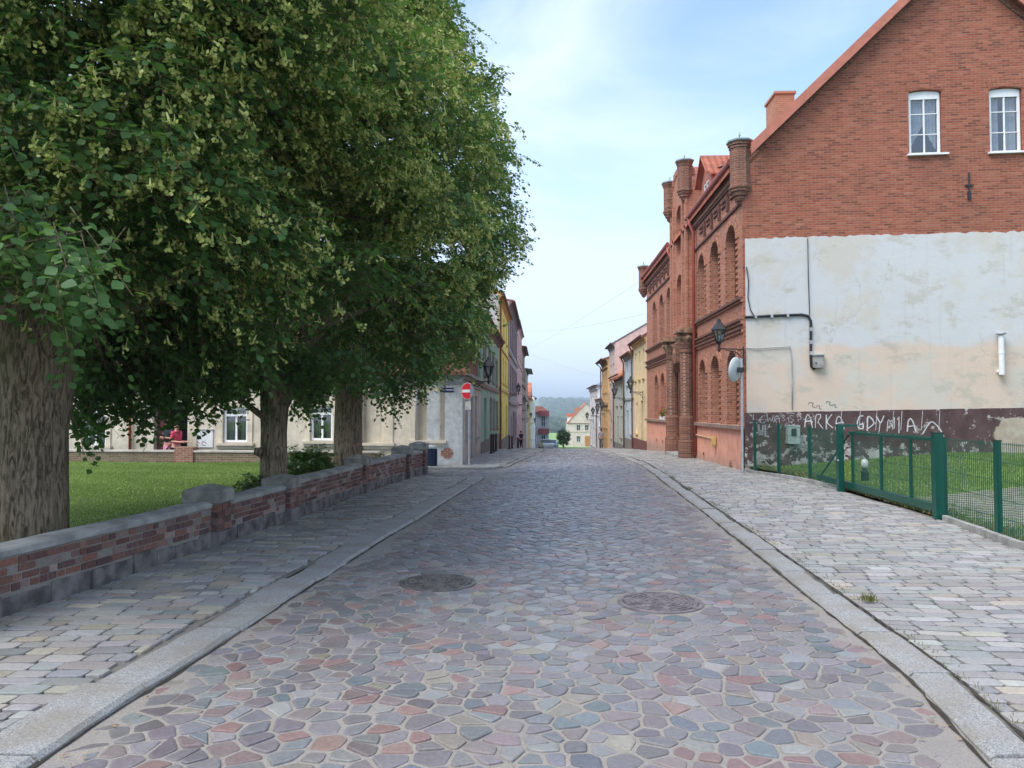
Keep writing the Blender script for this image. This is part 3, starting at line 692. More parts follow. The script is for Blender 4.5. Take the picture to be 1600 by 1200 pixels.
# ================================================================== LAWNS
def zl(x, y):
    f = min(1, max(0, (WL(min(y, 19)) - x) / 4)); k = min(1, max(0, (22.2 - y) / 2.5))
    e = min(1, max(0, (19.0 - y) / 1.5)) if x > -4.6 else 1
    return (.16 - .08 * min(1, max(0, (y - 12) / 8)) + .05 * f + .015 * math.sin(x * .8 + y * .6)) * e * 1 + .005
def lawnR(y): return WL(min(y, 19.4)) - .2
rowsgrid('lawn', list(np.arange(-2, 19.3, .5)) + [19.6, 20, 20.4, 20.8, 21.2], lambda y: -26, lambda y: lawnR(y) if y < 19.3 else -4.4, zl, M['lawn'], 24, kind='structure')
def zr(x, y):
    t = max(0, min(1, (x - 6.1) / 4)); q = max(0, min(1, (y - 9) / 10))
    return .05 + .38 * t * q + .12 * max(0, (y - 15) / 5)
rowsgrid('lawn', list(np.arange(-2, 20.3, .6)) + [20.3], lambda y: FE(y) + .12, lambda y: 24, zr, M['lawn'], 24, kind='structure')
def grass(name, n, sampler, hmin, hmax, m, wd=.006):
    P = sampler(n); n = len(P); a = RNG.uniform(0, 2 * np.pi, n); h = RNG.uniform(hmin, hmax, n); w_ = wd * RNG.uniform(.7, 1.5, n) * (1 + P[:, 1] / 14)
    lean = RNG.normal(0, .4, (n, 2)) * h[:, None]; dx = np.cos(a) * w_; dy = np.sin(a) * w_
    V = np.zeros((n, 3, 3)); V[:, 0] = P + np.c_[-dx, -dy, np.zeros(n)]; V[:, 1] = P + np.c_[dx, dy, np.zeros(n)]; V[:, 2] = P + np.c_[lean, h]
    return np_mesh(name, V.reshape(-1, 3), np.arange(3 * n).reshape(-1, 3), m, attr=np.repeat(np.clip(RNG.uniform(0, .6, n) + .25 + .22 * np.sin(P[:, 0] * 1.3 + np.sin(P[:, 1] * .9) * 2) * np.sin(P[:, 1] * 1.7 + P[:, 0] * .6), 0, 1), 3), kind='stuff')
M['grass'] = leafm('grass', (.10, .18, .03), (.32, .42, .11), (.32, .48, .07), .35, .03)
M['grass_dry'] = leafm('grass_dry', (.10, .13, .03), (.26, .24, .10), (.3, .3, .1), .3, .04)
def samp(x0, x1, y0, y1, ok, zf, pw=1.6):
    def f(n):
        y = y0 + (y1 - y0) * RNG.uniform(0, 1, n); x = RNG.uniform(x0, x1, n); keep = np.array([ok(a, b) for a, b in zip(x, y)]); x, y = x[keep], y[keep]
        return np.c_[x, y, [zf(a, b) - .005 for a, b in zip(x, y)]]
    return f
setp(grass('grass', 260000, samp(-15, -2.9, 5.5, 21.4, lambda x, y: x < lawnR(y) - .02 and x > -.78 * y - .8 and (y < 19.2 or x < -4.4), zl), .014, .034, M['grass'], .004), 'short bright green mown grass behind the low brick wall', 'grass')
PV = lambda x, y: 6.6 < x < 14 and 10.6 + (x - 6) * .3 < y < 13.4 + (x - 6) * .35
setp(grass('grass', 120000, samp(5.5, 16, 7, 19.9, lambda x, y: x > FE(y) + .14 and x < .78 * y + .9 and not (PV(x, y) and random.random() < .8), zr), .02, .05, M['grass'], .0045), 'green grass behind the green mesh fence', 'grass')
setp(grass('grass', 9000, samp(5.4, 6.4, 7, 19.8, lambda x, y: FE(y) + .1 < x < FE(y) + .1 + .35 * abs(math.sin(y * 1.7)) + .1, zr), .03, .13, M['grass_dry']), 'dry taller grass along the foot of the mesh fence', 'grass')
def tuft(cx, cy, n=260, r=.1):
    def f(k):
        q = RNG.normal(0, r / 2, (n, 2)); return np.c_[cx + q[:, 0] * .9, cy + q[:, 1], np.full(n, .045)]
    return f
setp(grass('weed_tuft', 260, tuft(2.68, 6.45, 170, .07), .02, .07, M['grass_dry'], .003), 'small green weed tuft growing beside the right kerb', 'weeds')
# weeds along the kerb joints and wall foot
def linew(f, y0, y1, off, z, n, sd=.02):
    def g(k):
        y = RNG.uniform(y0, y1, n); c = .5 + .5 * np.sin(y * 1.3) * np.sin(y * 3.7 + 1); keep = RNG.uniform(0, 1, n) < c ** 2; y = y[keep]
        return np.c_[[f(a) + off for a in y] + RNG.normal(0, sd, len(y)), y, [z + G(a) for a in y]]
    return g
setp(grass('weeds', 2600, linew(RR, 2, 20, .29, .045, 2600), .008, .03, M['grass_dry'], .0025), 'dry weeds sprouting in the joint behind the right kerb', 'weeds')
setp(grass('weeds', 2200, linew(WL, 2, 19, .02, .045, 2200), .01, .035, M['grass_dry'], .0025), 'dry weeds along the foot of the low garden wall', 'weeds')
# fallen leaves / litter in the gutters
lm = leafm('dry_leaf', (.28, .13, .05), (.42, .28, .13), (.4, .2, .06), .2, .05)
n = 240; yv = RNG.uniform(2.5, 18, n); side = RNG.uniform(0, 1, n) < .5
xv = np.array([(RL1(a) + abs(RNG.normal(0, .09)) + .02) if s else (RR(a) - abs(RNG.normal(0, .09)) - .02) for a, s in zip(yv, side)])
an = RNG.uniform(0, 6.28, n); r_ = RNG.uniform(.006, .02, n); V = np.zeros((n, 4, 3))
for k, (p, q) in enumerate(((1, 0), (0, .45), (-1, 0), (0, -.45))):
    V[:, k, 0] = xv + r_ * (p * np.cos(an) - q * np.sin(an)); V[:, k, 1] = yv + r_ * (p * np.sin(an) + q * np.cos(an)); V[:, k, 2] = [zroad(a, b) + .012 for a, b in zip(xv, yv)] + RNG.uniform(0, .008, n)
np_mesh('leaf_litter', V.reshape(-1, 3), np.arange(4 * n).reshape(-1, 4), lm, attr=np.repeat(RNG.uniform(0, 1, n), 4), kind='stuff', label='small brown leaves lying in the road gutters', cat='leaf litter')
# edging kerb of the right lawn
mb = MB(); rr = random.Random(9)
for y0_, y1_ in ((5, 11.2), (15.3, 20.1)):
    y = y0_
    while y < y1_:
        e = min(y + 1, y1_); x0, x1 = FE(y) + .02, FE(e - .01) + .02; dz = rr.uniform(0, .012)
        mb.prism([(x0, y, -.1), (x0 + .08, y, -.1), (x1 + .08, e - .01, -.1), (x1, e - .01, -.1)], [(x0, y, .1 + dz), (x0 + .08, y, .1 + dz), (x1 + .08, e - .01, .1 + dz), (x1, e - .01, .1 + dz)]); y = e
mb.build('lawn_edging', M['concrete'], kind='structure')
# grass pavers behind the gate
mb = MB(); rr = random.Random(4)
for i in range(30):
    for j in range(16):
        x = 6.25 + i * .28 + (j % 2) * .14; y = 10.5 + j * .2 + (x - 6) * .33
        if y > 15: continue
        z = zr(x, y) + .012; c = .11
        mb.prism([(x - .12, y - .075, z - .05), (x + .12, y - .075, z - .05), (x + .12, y + .075, z - .05), (x - .12, y + .075, z - .05)], [(x - .115, y - .07, z), (x + .115, y - .07, z), (x + .115, y + .07, z), (x - .115, y + .07, z)])
mb.build('paver_strip', plain('paver', (.27, .25, .22), .85, .2), kind='structure')
# ================================================================== BRICK SCHOOL HOUSE (right)
FR = Fr((5.23, 0), (0, 1), (-1, 0)); GA = Fr((5.23, 20.05), (1, -.078), (-.078, -1)); FL = Fr((-2.33, 0), (0, 1), (1, 0))
bh = thing('brick_house', 'large red brick house with corner turrets, its gable wall half plastered above the green fence', 'building', (8, 28, 0))
Y0, Y1 = 20.05, 38.2
wins_g = [(20.62, 21.72, 1.2, 3.22, .5), (22.68, 23.78, 1.2, 3.24, .5), (24.55, 25.5, 1.2, 3.24, .46)]
wins_u = [(20.65, 21.75, 4.62, 6.68, .5), (22.65, 23.75, 4.62, 6.68, .5), (24.6, 25.6, 4.62, 6.68, .48)]
far_g = [(31.0, 32.0, 1.2, 3.2, .46), (32.7, 33.7, 1.2, 3.2, .46), (34.5, 35.5, 1.2, 3.2, .46)]
far_u = [(31.0, 32.0, 4.6, 6.62, .46), (32.9, 33.9, 4.6, 6.62, .46), (35.0, 36.0, 4.6, 6.62, .46)]
vents = [(24.75, 25.05, -.02, .26, .1), (33.0, 33.35, -.12, .35, .15), (34.7, 35.05, -.15, .32, .15)]
mb = MB(); wall(mb, FR, Y0, Y1, 1.15, 8.1, wins_g + wins_u + far_g + far_u, .3)
sp = MB(); wall(sp, FR, Y0, Y1, -1, 1.15, [h for h in vents], .25, .04)
sp.fbox(FR, Y0 - .03, Y1, -1, .36, .04, .075) if False else None
# gable wall
gp = {k: GA.px(*v) for k, v in {'eave': (1172, 236), 'v2': (1418, 0), 'w1a': (1419, 143), 'w1b': (1473, 243), 'w2a': (1545, 139), 'w2b': (1599, 240), 'plast': (1162, 373), 'plast2': (1600, 362), 'band': (1170, 645), 'band2': (1600, 637)}.items()}
(eu, ez), (vu, vz) = gp['eave'], gp['v2']; sl_ = (vz - ez) / (vu - eu); AU = GA.px(1492, 0)[0]; AZ = ez + (AU - eu) * sl_; GW = 2 * AU
Z0 = ez - eu * sl_
n1 = 1 / math.hypot(sl_, 1); clips = [(-sl_ * n1, n1, Z0 * n1), (sl_ * n1, n1, (Z0 + sl_ * GW) * n1)]
def gwin(a, b): ua, za = gp[a]; ub, zb = gp[b]; return (ua, ub, zb + .06, za + .03, .07)
GH = [gwin('w1a', 'w1b'), gwin('w2a', 'w2b')]
gm = MB(); wall(gm, GA, 0, GW, -1, AZ + .1, GH, .16, 0, clips)
gm.build('gable_wall', M['brick_gable'], bh)
# back and far side walls
bk = GA.p(GW, 0); B2 = (bk[0], Y1)
mb.poly([(bk[0], bk[1], -1), (bk[0], Y1, -1), (bk[0], Y1, Z0), (bk[0], bk[1], Z0)]); mb.poly([(5.23, Y1, -2), (bk[0], Y1, -2), (bk[0], Y1, Z0), ((5.23 + bk[0]) / 2, Y1, AZ), (5.23, Y1, Z0)])
mb.build('street_wall', M['brick_facade'], bh); sp.build('plinth', M['salmon'], bh)
for h in GH:
    ar = MB()   # soldier arches over gable windows
    pts = arch_pts(h[0] - .02, h[1] + .02, h[3] - h[4] + .01, h[4] + .005, 12)
    for k in range(12):
        p, q = pts[k], pts[k + 1]; ar.fprism(GA, [(p[0] + .003, p[1] + .003), (q[0] - .003, q[1] + .003), (q[0] - .003 + (q[0] - (h[0] + h[1]) / 2) * .16, q[1] + .25), (p[0] + .003 + (p[0] - (h[0] + h[1]) / 2) * .16, p[1] + .25)], -.02, .007)
    ar.build('window_arch', M['brick_gable'], bh)
M['glass_gable'] = glassm('glass_gable', .12)
for i, h in enumerate(GH):
    o = window(GA, (h[0] + .02, h[1] - .02, h[2], h[3] - .01, .06), bh, -.13, 'white_frame', 'glass_gable', 1, 2, .06, curtain=3 if i == 0 else 2, mw=.016)
    s_ = MB(); s_.fbox(GA, h[0] - .06, h[1] + .12, h[2] - .05, h[2] - .005, -.12, .09); s_.build('sill', M['white_frame'], o)
    s_ = MB(); s_.fprism(GA, [(h[0] + .03, h[3] - .22)] + arch_pts(h[0] + .03, h[1] - .03, h[3] - .09, .06) + [(h[1] - .03, h[3] - .22)], -.11, -.075); s_.build('head_panel', M['white_frame'], o)
# plaster coat on gable
m, t, b = base_mat('old_plaster', .9, .2)
z = N(t, 'ShaderNodeSeparateXYZ'); t.links.new(wpos(t), z.inputs[0])
hgt = mth(t, 'ADD', z.outputs['Z'], mth(t, 'MULTIPLY', mth(t, 'SUBTRACT', noise(t, .55, 7, .6), .5), 1.1))
col = mixc(t, rng(t, hgt, 3.1, 3.35), (.64, .51, .41), (.575, .575, .57))
col = mixc(t, mth(t, 'MULTIPLY', rng(t, noise(t, .8, 9, .66), .47, .58), .85), col, (.57, .53, .46))
col = mixc(t, mth(t, 'MULTIPLY', rng(t, noise(t, 1.1, 9, .7, stretch=(1, 1, 1.6)), .54, .64), .65), col, (.46, .43, .35))
col = mixc(t, mth(t, 'MULTIPLY', rng(t, noise(t, 1.2, 6, .6, stretch=(5, 5, .3)), .55, .8), .35), col, (.35, .33, .31))
col = mixc(t, mth(t, 'MULTIPLY', rng(t, noise(t, .5, 4, .6), .5, .7), .3), col, (.62, .63, .62))
vo = N(t, 'ShaderNodeTexVoronoi'); vo.feature = 'DISTANCE_TO_EDGE'; vo.inputs['Scale'].default_value = .55
va = N(t, 'ShaderNodeVectorMath', operation='ADD'); nn1 = N(t, 'ShaderNodeTexNoise'); nn1.inputs['Scale'].default_value = 1.8; nn1.inputs['Detail'].default_value = 6; t.links.new(wpos(t), nn1.inputs['Vector']); t.links.new(wpos(t), va.inputs[0]); t.links.new(nn1.outputs['Color'], va.inputs[1]); t.links.new(va.outputs[0], vo.inputs['Vector'])
col = mixc(t, mth(t, 'MULTIPLY', rng(t, vo.outputs['Distance'], 0, .006, 1, 0), mth(t, 'MULTIPLY', rng(t, noise(t, .7, 2), .5, .6), .35)), col, (.2, .18, .16))
t.links.new(col, b.inputs['Base Color']); p_ = bump(t, b, noise(t, 25, 5, .6), .25, .01); bump(t, b, noise(t, 3, 4), .35, .03, p_); M['old_plaster'] = m
def edge(u0, z0, u1, z1, n, amp, seed):
    rr = random.Random(seed); return [(lerp(u0, u1, k / n), lerp(z0, z1, k / n) + (rr.uniform(-amp, amp) if 0 < k < n else 0)) for k in range(n + 1)]
bz0, bz1 = gp['band'][1], lerp(gp['band'][1], gp['band2'][1], 1) ; pu2 = gp['plast2'][0]
k_ = GW / pu2; pz_end = lerp(gp['plast'][1], gp['plast2'][1], k_); bz_end = lerp(bz0, bz1, k_)
top = edge(.06, gp['plast'][1], GW, pz_end, 110, .028, 3)
a = MB(); a.fprism(GA, [(.06, bz0), (GW, bz_end)] + top[::-1], -.01, .025); a.build('plaster_coat', M['old_plaster'], bh)
# dark painted plinth band with flaking
m, t, b = base_mat('flaking_band', .85, .25)
z = N(t, 'ShaderNodeSeparateXYZ'); t.links.new(wpos(t), z.inputs[0])
lowf = rng(t, z.outputs['Z'], .25, 1.15, 1, 0)
nf = noise(t, 4.6, 9, .7); thr = mth(t, 'ADD', nf, mth(t, 'MULTIPLY', lowf, .12))
flk = rng(t, thr, .60, .612); col = mixc(t, rng(t, noise(t, 3, 6), .3, .7), (.075, .042, .04), (.12, .075, .07))
col = mixc(t, flk, col, mixc(t, rng(t, noise(t, 6, 5), .35, .65), (.5, .48, .44), (.30, .27, .23)))
x = N(t, 'ShaderNodeVectorMath', operation='DISTANCE'); mm = N(t, 'ShaderNodeMapping'); mm.inputs['Scale'].default_value = (.55, 0, 1); mm.inputs['Location'].default_value = (-6.65, 0, -.95)
t.links.new(wpos(t), mm.inputs[0]); t.links.new(mm.outputs[0], x.inputs[0]); big = mth(t, 'ADD', x.outputs['Value'], mth(t, 'MULTIPLY', noise(t, 2.2, 7, .6), .5))
col = mixc(t, rng(t, big, .74, .77, 1, 0), col, mixc(t, rng(t, noise(t, 5, 6), .3, .7), (.36, .30, .22), (.48, .42, .33)))
t.links.new(col, b.inputs['Base Color']); bump(t, b, mth(t, 'SUBTRACT', noise(t, 30, 4), mth(t, 'MULTIPLY', flk, .6)), .35, .012); M['flaking_band'] = m
a = MB(); a.fprism(GA, [(.0, -1), (GW, -1)] + edge(.0, bz0, GW, bz_end, 50, .01, 4)[::-1], -.01, .05); a.build('painted_band', M['flaking_band'], bh)
# graffiti
gr = plain('white_spray', (.55, .55, .55), .8, .2, bm=0); gr2 = plain('faded_spray', (.32, .31, .31), .8, .2, bm=0)
GL = {'A': [[(0, 0), (.15, .7), (.4, 1), (.65, .7), (.9, 0)], [(.05, .38), (.5, .45), (.85, .4)]], 'R': [[(.1, 0), (.15, 1), (.6, .95), (.7, .7), (.3, .5), (.9, 0)]], 'K': [[(.1, 0), (.12, 1)], [(.8, 1), (.15, .5), (.85, 0)]],
      'G': [[(.85, .95), (.3, .9), (.05, .45), (.3, .05), (.8, .1), (.85, .42), (.45, .42)]], 'D': [[(.1, 0), (.12, 1), (.7, .8), (.85, .4), (.1, 0)]], 'Y': [[(.05, 1), (.45, .5), (.85, 1)], [(.45, .5), (.3, -.2)]],
      'N': [[(.05, 0), (.1, 1), (.8, 0), (.85, 1)]], 'I': [[(.2, -.1), (.25, 1)]], 'L': [[(.15, 1), (.1, 0), (.7, .05)]], 'E': [[(.8, 1), (.15, .95), (.1, .05), (.8, 0)], [(.15, .5), (.7, .5)]], 'W': [[(0, 1), (.2, 0), (.45, .7), (.7, 0), (.9, 1)]], 'S': [[(.8, .9), (.3, 1), (.2, .6), (.75, .4), (.6, 0), (.1, .1)]], '?': [[(.1, .7), (.4, 1), (.8, .8), (.7, .4), (.3, .45), (.35, .1)]]}
def ribbon(mb, fr, pts, wd, w):
    P_ = []
    for i in range(len(pts) - 1):
        for k in range(4): P_.append((lerp(pts[i][0], pts[i + 1][0], k / 4), lerp(pts[i][1], pts[i + 1][1], k / 4)))
    P_.append(pts[-1])
    for _ in range(2): P_ = [P_[0]] + [((P_[i - 1][0] + P_[i][0] * 2 + P_[i + 1][0]) / 4, (P_[i - 1][1] + P_[i][1] * 2 + P_[i + 1][1]) / 4) for i in range(1, len(P_) - 1)] + [P_[-1]]
    vs = []; fs = []
    for i, p in enumerate(P_):
        q = P_[min(i + 1, len(P_) - 1)]; o = P_[max(i - 1, 0)]; dx, dy = q[0] - o[0], q[1] - o[1]; l = math.hypot(dx, dy) or 1; nx_, ny_ = -dy / l * wd / 2, dx / l * wd / 2
        vs += [fr.p(p[0] + nx_, p[1] + ny_, w), fr.p(p[0] - nx_, p[1] - ny_, w)]
        if i: fs.append((2 * i - 2, 2 * i - 1, 2 * i + 1, 2 * i))
    mb.add(vs, fs)
RJ = random.Random(77)
def write(mb, s, px0, px1, pyt, pyb, pyt2, pyb2, wd, w=.054):
    n = len(s)
    for i, ch in enumerate(s):
        if ch not in GL: continue
        a0, a1 = lerp(px0, px1, i / n), lerp(px0, px1, (i + .92) / n); f = (i + .5) / n
        yt, yb = lerp(pyt, pyt2, f), lerp(pyb, pyb2, f)
        for st in GL[ch]: ribbon(mb, GA, [GA.px(lerp(a0, a1, q[0]) + RJ.uniform(-.9, .9), lerp(yb, yt, q[1]) + RJ.uniform(-1.6, 1.6)) for q in st], wd * RJ.uniform(.7, 1.2), w); w += .0004
a = MB(); write(a, 'ARKA GDYNIA', 1256, 1432, 646, 668, 652, 676, .027)
ribbon(a, GA, [GA.px(*q) for q in ((1440, 678), (1453, 656), (1466, 668), (1474, 684))], .03, .06)
for px_ in (1314, 1343, 1369, 1395, 1408, 1440, 1467):
    ribbon(a, GA, [GA.px(px_, 642), GA.px(px_ - 2, 672)], .012, .062)
a.build('graffiti', gr, bh)
a = MB(); write(a, 'LEWA S?', 1175, 1254, 648, 661, 648, 660, .022); write(a, 'SWL', 1174, 1204, 664, 682, 664, 682, .04)
rr = random.Random(3)
for k in range(14):
    c = (rr.uniform(1172, 1240), rr.uniform(645, 665)); ribbon(a, GA, [GA.px(c[0], c[1]), GA.px(c[0] + rr.uniform(-8, 8), c[1] + rr.uniform(-5, 5)), GA.px(c[0] + rr.uniform(-10, 10), c[1] + rr.uniform(-6, 6))], .018, .058 + k * .0003)
a.build('graffiti', gr2, bh)
a = MB()
for x_, y_, s_ in ((1262, 632, 1), (1275, 636, .7), (1290, 630, .8), (1300, 634, .6)):
    ribbon(a, GA, [GA.px(x_ + q[0] * s_, y_ + q[1] * s_) for q in ((0, 0), (3, -4), (9, -2), (6, 3), (12, 5))], .015, .030)
a.build('graffiti', plain('dark_scrawl', (.12, .12, .12), .8, .1, bm=0), bh)
# facade window frames, teeth, sills
WOB = []
for h in wins_g + wins_u + far_g + far_u: WOB.append(window(FR, (h[0] + .03, h[1] - .03, h[2], h[3] - .03, h[4] - .02), bh, -.26, 'brown_frame', 'glass_dark', 1, 2, .06))
for h, wo in zip(wins_g + wins_u + far_g + far_u, WOB):
    te = MB(); an = te
    a_, b_, c_, d_, r_ = h; z = c_ + .02; k = 0
    inner = (a_, b_)
    while z < d_ - r_:
        if k % 2 == 0:
            te.fbox(FR, a_ - .12, a_ + .002, z, z + .075, -.02, .035); te.fbox(FR, b_ - .002, b_ + .12, z, z + .075, -.02, .035)
        z += .0785; k += 1
    for off_, w_ in ((0, .04), (.14, .02)):
        p1 = arch_pts(a_ - off_, b_ + off_, d_ - r_, r_ + off_, 14); p2 = arch_pts(a_ - off_ - .13, b_ + off_ + .13, d_ - r_, r_ + off_ + .13, 14)
        for q in range(14): an.fprism(FR, [(p1[q][0], p1[q][1]), (p1[q + 1][0], p1[q + 1][1]), (p2[q + 1][0], p2[q + 1][1]), (p2[q][0], p2[q][1])], -.02, w_ - (.006 if q % 2 else 0))
    te.build('brick_surround', M['brick_facade'], wo)
bn = MB(); dk = MB()
for (a_, b_) in ((Y0, 26.3), (30.2, Y1)):
    bn.fbox(FR, a_, b_, 1.12, 1.2, 0, .12)
    for z0_, z1_, w_, mm_ in ((3.62, 3.7, .05, 0), (3.7, 3.76, .1, 1), (3.84, 3.92, .06, 0), (3.92, 3.98, .12, 1), (4.42, 4.48, .05, 0), (4.48, 4.55, .11, 1), (6.98, 7.05, .06, 1), (7.72, 7.8, .05, 1), (7.8, 7.9, .09, 0), (7.9, 8.02, .14, 1), (8.02, 8.1, .2, 1)):
        (dk if mm_ else bn).fbox(FR, a_ + .001 * z0_, b_, z0_, z1_, -.01, w_)
    # frieze panels
    y = a_ + .3
    while y < b_ - .9:
        for q in ((y, y + .08, 7.14, 7.62), ): dk.fbox(FR, *q, -.01, .07)
        for (u0, u1, z0_, z1_) in ((y + .2, y + .88, 7.52, 7.58), (y + .2, y + .88, 7.38, 7.42), (y + .2, y + .26, 7.16, 7.52)): dk.fbox(FR, u0, u1, z0_, z1_, -.01, .05)
        y += 1.02
bn.build('string_course', M['brick_facade'], bh); dk.build('cornice', M['dark_trim'], bh)
s_ = MB()
for a_, b_ in ((Y0, 26.0), (30.4, Y1)): s_.fbox(FR, a_ - .02, b_, 1.1, 1.19, .04, .14)
s_.build('sill_ledge', M['stone_sill'], bh)
s_ = MB()
for a_, b_ in ((Y0 - .02, 26.0), (30.4, Y1)): s_.fprism(Fr((5.23, 0), (0, 1), (-1, 0)), [(a_, -1), (b_, -1), (b_, .36), (a_, .40)], .04, .075) if False else None
# roof
rf = MB(); ov = .28; ax_, az_ = (5.23 + bk[0]) / 2, AZ + .16
ge = GA.p(0, 0, ov); gA = GA.p(AU, 0, ov); ge2 = GA.p(GW, 0, ov)
def rp(x, z_, y): return (x, y, z_)
ex = 5.0; ezz = Z0 - (5.23 - ex) * sl_ + .12
for sx_, yy0, yyA in ((1, ge[1], gA[1]),):
    b_ = [(ex, 20.45, ezz), (5.56, 20.45, ezz + .56 * sl_), (5.56, ge[1], ezz + .56 * sl_), (gA[0], gA[1], az_), (ax_, Y1 + .1, az_), (ex, Y1 + .1, ezz)]
    rf.prism([(p[0], p[1], p[2] - .12) for p in b_], b_)
x2 = bk[0] + .25; b_ = [(gA[0] + .001, gA[1], az_), (x2, ge2[1], ezz), (x2, Y1 + .1, ezz), (ax_ + .001, Y1 + .1, az_)]
rf.prism([(p[0], p[1], p[2] - .12) for p in b_], b_); rf.build('roof', M['tile_red'], bh)
vb = MB()
for a_, b_ in (((ex, ezz), (AU + 5.23, az_)), ((x2 + .0, ezz), (AU + 5.23, az_))):
    u0, u1 = a_[0] - 5.23, AU
    if u0 < 1: a_ = (a_[0], a_[1] + .42 * sl_); u0 += .42
    vb.fprism(GA, [(u0, a_[1] - .27), (u1, az_ - .27), (u1, az_ + .03), (u0, a_[1] + .03)], ov + .0, ov + .035)
vb.build('verge_board', M['verge'], bh)
# dark soffit brick line below verge
vb = MB()
vb.fprism(GA, [(0.0, Z0 - .24), (AU, AZ - .24), (AU, AZ - .16), (0.0, Z0 - .16)], -.01, .04); vb.fprism(GA, [(GW, Z0 - .24), (AU, AZ - .24), (AU, AZ - .16), (GW, Z0 - .16)], -.01, .04)
vb.build('verge_brick', M['brick_dark'], bh)
g = MB(); g.tube([(4.98, 20.3, 8.16), (4.98, 26.4, 8.16)], .075, 8); g.build('gutter', M['copper_red'], bh); g = MB(); g.tube([(4.98, 30.3, 8.16), (4.98, 38.1, 8.16)], .075, 8); g.build('gutter', M['copper_red'], bh)
g = MB(); g.tube([(4.98, 26.0, 8.1), (5.02, 25.95, 7.85), (5.12, 25.92, 7.6), (5.12, 25.92, .1)], .055, 8); g.build('downpipe', M['copper_red'], bh, smooth=True); g = MB(); g.tube([(4.98, 30.4, 8.1), (5.0, 30.3, 7.8), (5.14, 30.25, 7.5), (5.14, 30.25, 4.5)], .05, 8); g.build('downpipe', M['copper_red'], bh, smooth=True)
# centre bay with tall parapet gable
bay = MB(); FB = Fr((5.08, 0), (0, 1), (-1, 0)); bwins = [(27.75, 28.95, 7.3, 9.15, .5), (27.75, 28.95, 4.7, 6.6, .5)]
wall(bay, FB, 26.75, 29.95, 4.0, 9.75, bwins, .3); 
for q in ((26.75, -1), (29.95, 1)): bay.poly([(5.08, q[0], 4), (8.3, q[0], 4), (8.3, q[0], 9.75), (5.08, q[0], 9.75)])
bay.fprism(FB, [(26.75, 9.75), (29.95, 9.75), (28.9, 10.35), (27.8, 10.35)], -.35, 0)
for k in range(12):
    y = 26.85 + k * .255; zt = 9.78 + max(0, min(.58, .55 * (1 - abs(y - 28.35) / 1.6) * 2)); bay.fbox(FB, y, y + .14, zt, zt + .22, -.3, .04)
bay.build('centre_bay', M['brick_facade'], bh)
for h in bwins: window(FB, (h[0] + .03, h[1] - .03, h[2], h[3] - .03, h[4] - .02), bh, -.26, 'brown_frame', 'glass_dark', 1, 2, .06)
pl = MB()
for u in (26.72, 27.35, 29.15, 29.75): pl.fbox(FB, u, u + .2, 4.02, 9.3, -.01, .08)
pl.build('bay_pilaster', M['brick_facade'], bh)
rfb = MB(); 
for s_ in (1, -1):
    y_e = 28.35 + s_ * 1.75
    b_ = [(5.35, y_e, 9.55), (5.35, 28.35 + s_ * .001, 10.6), (10.2, 28.35 + s_ * .001, 10.6), (9.0, y_e, 9.55)]
    rfb.prism([(p[0], p[1], p[2] - .1) for p in b_], b_)
rfb.build('bay_roof', M['tile_red_x'], bh)
# dormer
d_ = MB(); d_.poly([(5.45, 24.6, 8.3), (7.2, 24.6, 8.3 + 1.75 * sl_), (7.2, 24.6, 9.3), (5.45, 24.6, 9.3)]); FD = Fr((5.45, 0), (0, 1), (-1, 0))
wall(d_, FD, 24.6, 26.1, 8.2, 9.3, [(24.95, 25.75, 8.55, 9.15, 0)], .08); d_.poly([(5.45, 24.6, 9.3), (5.45, 26.1, 9.3), (5.45, 25.35, 9.9)])
dm = d_.build('dormer', M['verge'], bh); window(FD, (24.97, 25.73, 8.57, 9.13, 0), dm, -.06, 'white_frame', 'glass_dark', 1, 0, .05)
d_ = MB()
for s_ in (1, -1):
    ye = 25.35 + s_ * .92; b_ = [(5.25, ye, 9.2), (5.25, 25.35 + s_ * .001, 10.02), (7.9, 25.35 + s_ * .001, 10.02), (7.1, ye, 9.2)]
    d_.prism([(p[0], p[1], p[2] - .07) for p in b_], b_)
d_.build('dormer_roof', M['tile_red_x'], dm)
# turrets
def turret(cx, cy, zb, zc, zt, r):
    a = MB(); p = [(.04, zb), (.1, zb + .05), (r * .55, zb + .12), (r * .55, zb + .16), (r * .78, zb + .2), (r * .78, zb + .26), (r * .98, zb + .3), (r * 1.0, zb + .36), (r * 1.12, zb + .38), (r * 1.12, zb + .45), (r, zb + .47), (r, zc - .2), (r * 1.08, zc - .19), (r * 1.08, zc - .13), (r * 1.2, zc - .11), (r * 1.2, zc - .03), (r * 1.05, zc)]
    a.lathe((cx, cy, 0), p, 8, math.pi / 8); o = a.build('turret', M['brick_dark'], bh)
    a = MB(); a.lathe((cx, cy, 0), [(r * 1.34, zc - .03), (r * 1.36, zc + .01), (r * .1, zt - .1), (.012, zt - .08), (.03, zt - .04), (.003, zt + .06)], 8, math.pi / 8); a.build('turret_cap', M['zinc'], o)
turret(5.2, 20.12, 7.0, 8.62, 8.84, .26); turret(5.02, 26.85, 8.85, 10.32, 10.52, .25); turret(5.02, 29.9, 8.9, 10.45, 10.68, .25); turret(5.1, 38.3, 7.2, 8.75, 8.98, .25)
turret(6.6, 26.95, 9.3, 10.1, 10.3, .22)
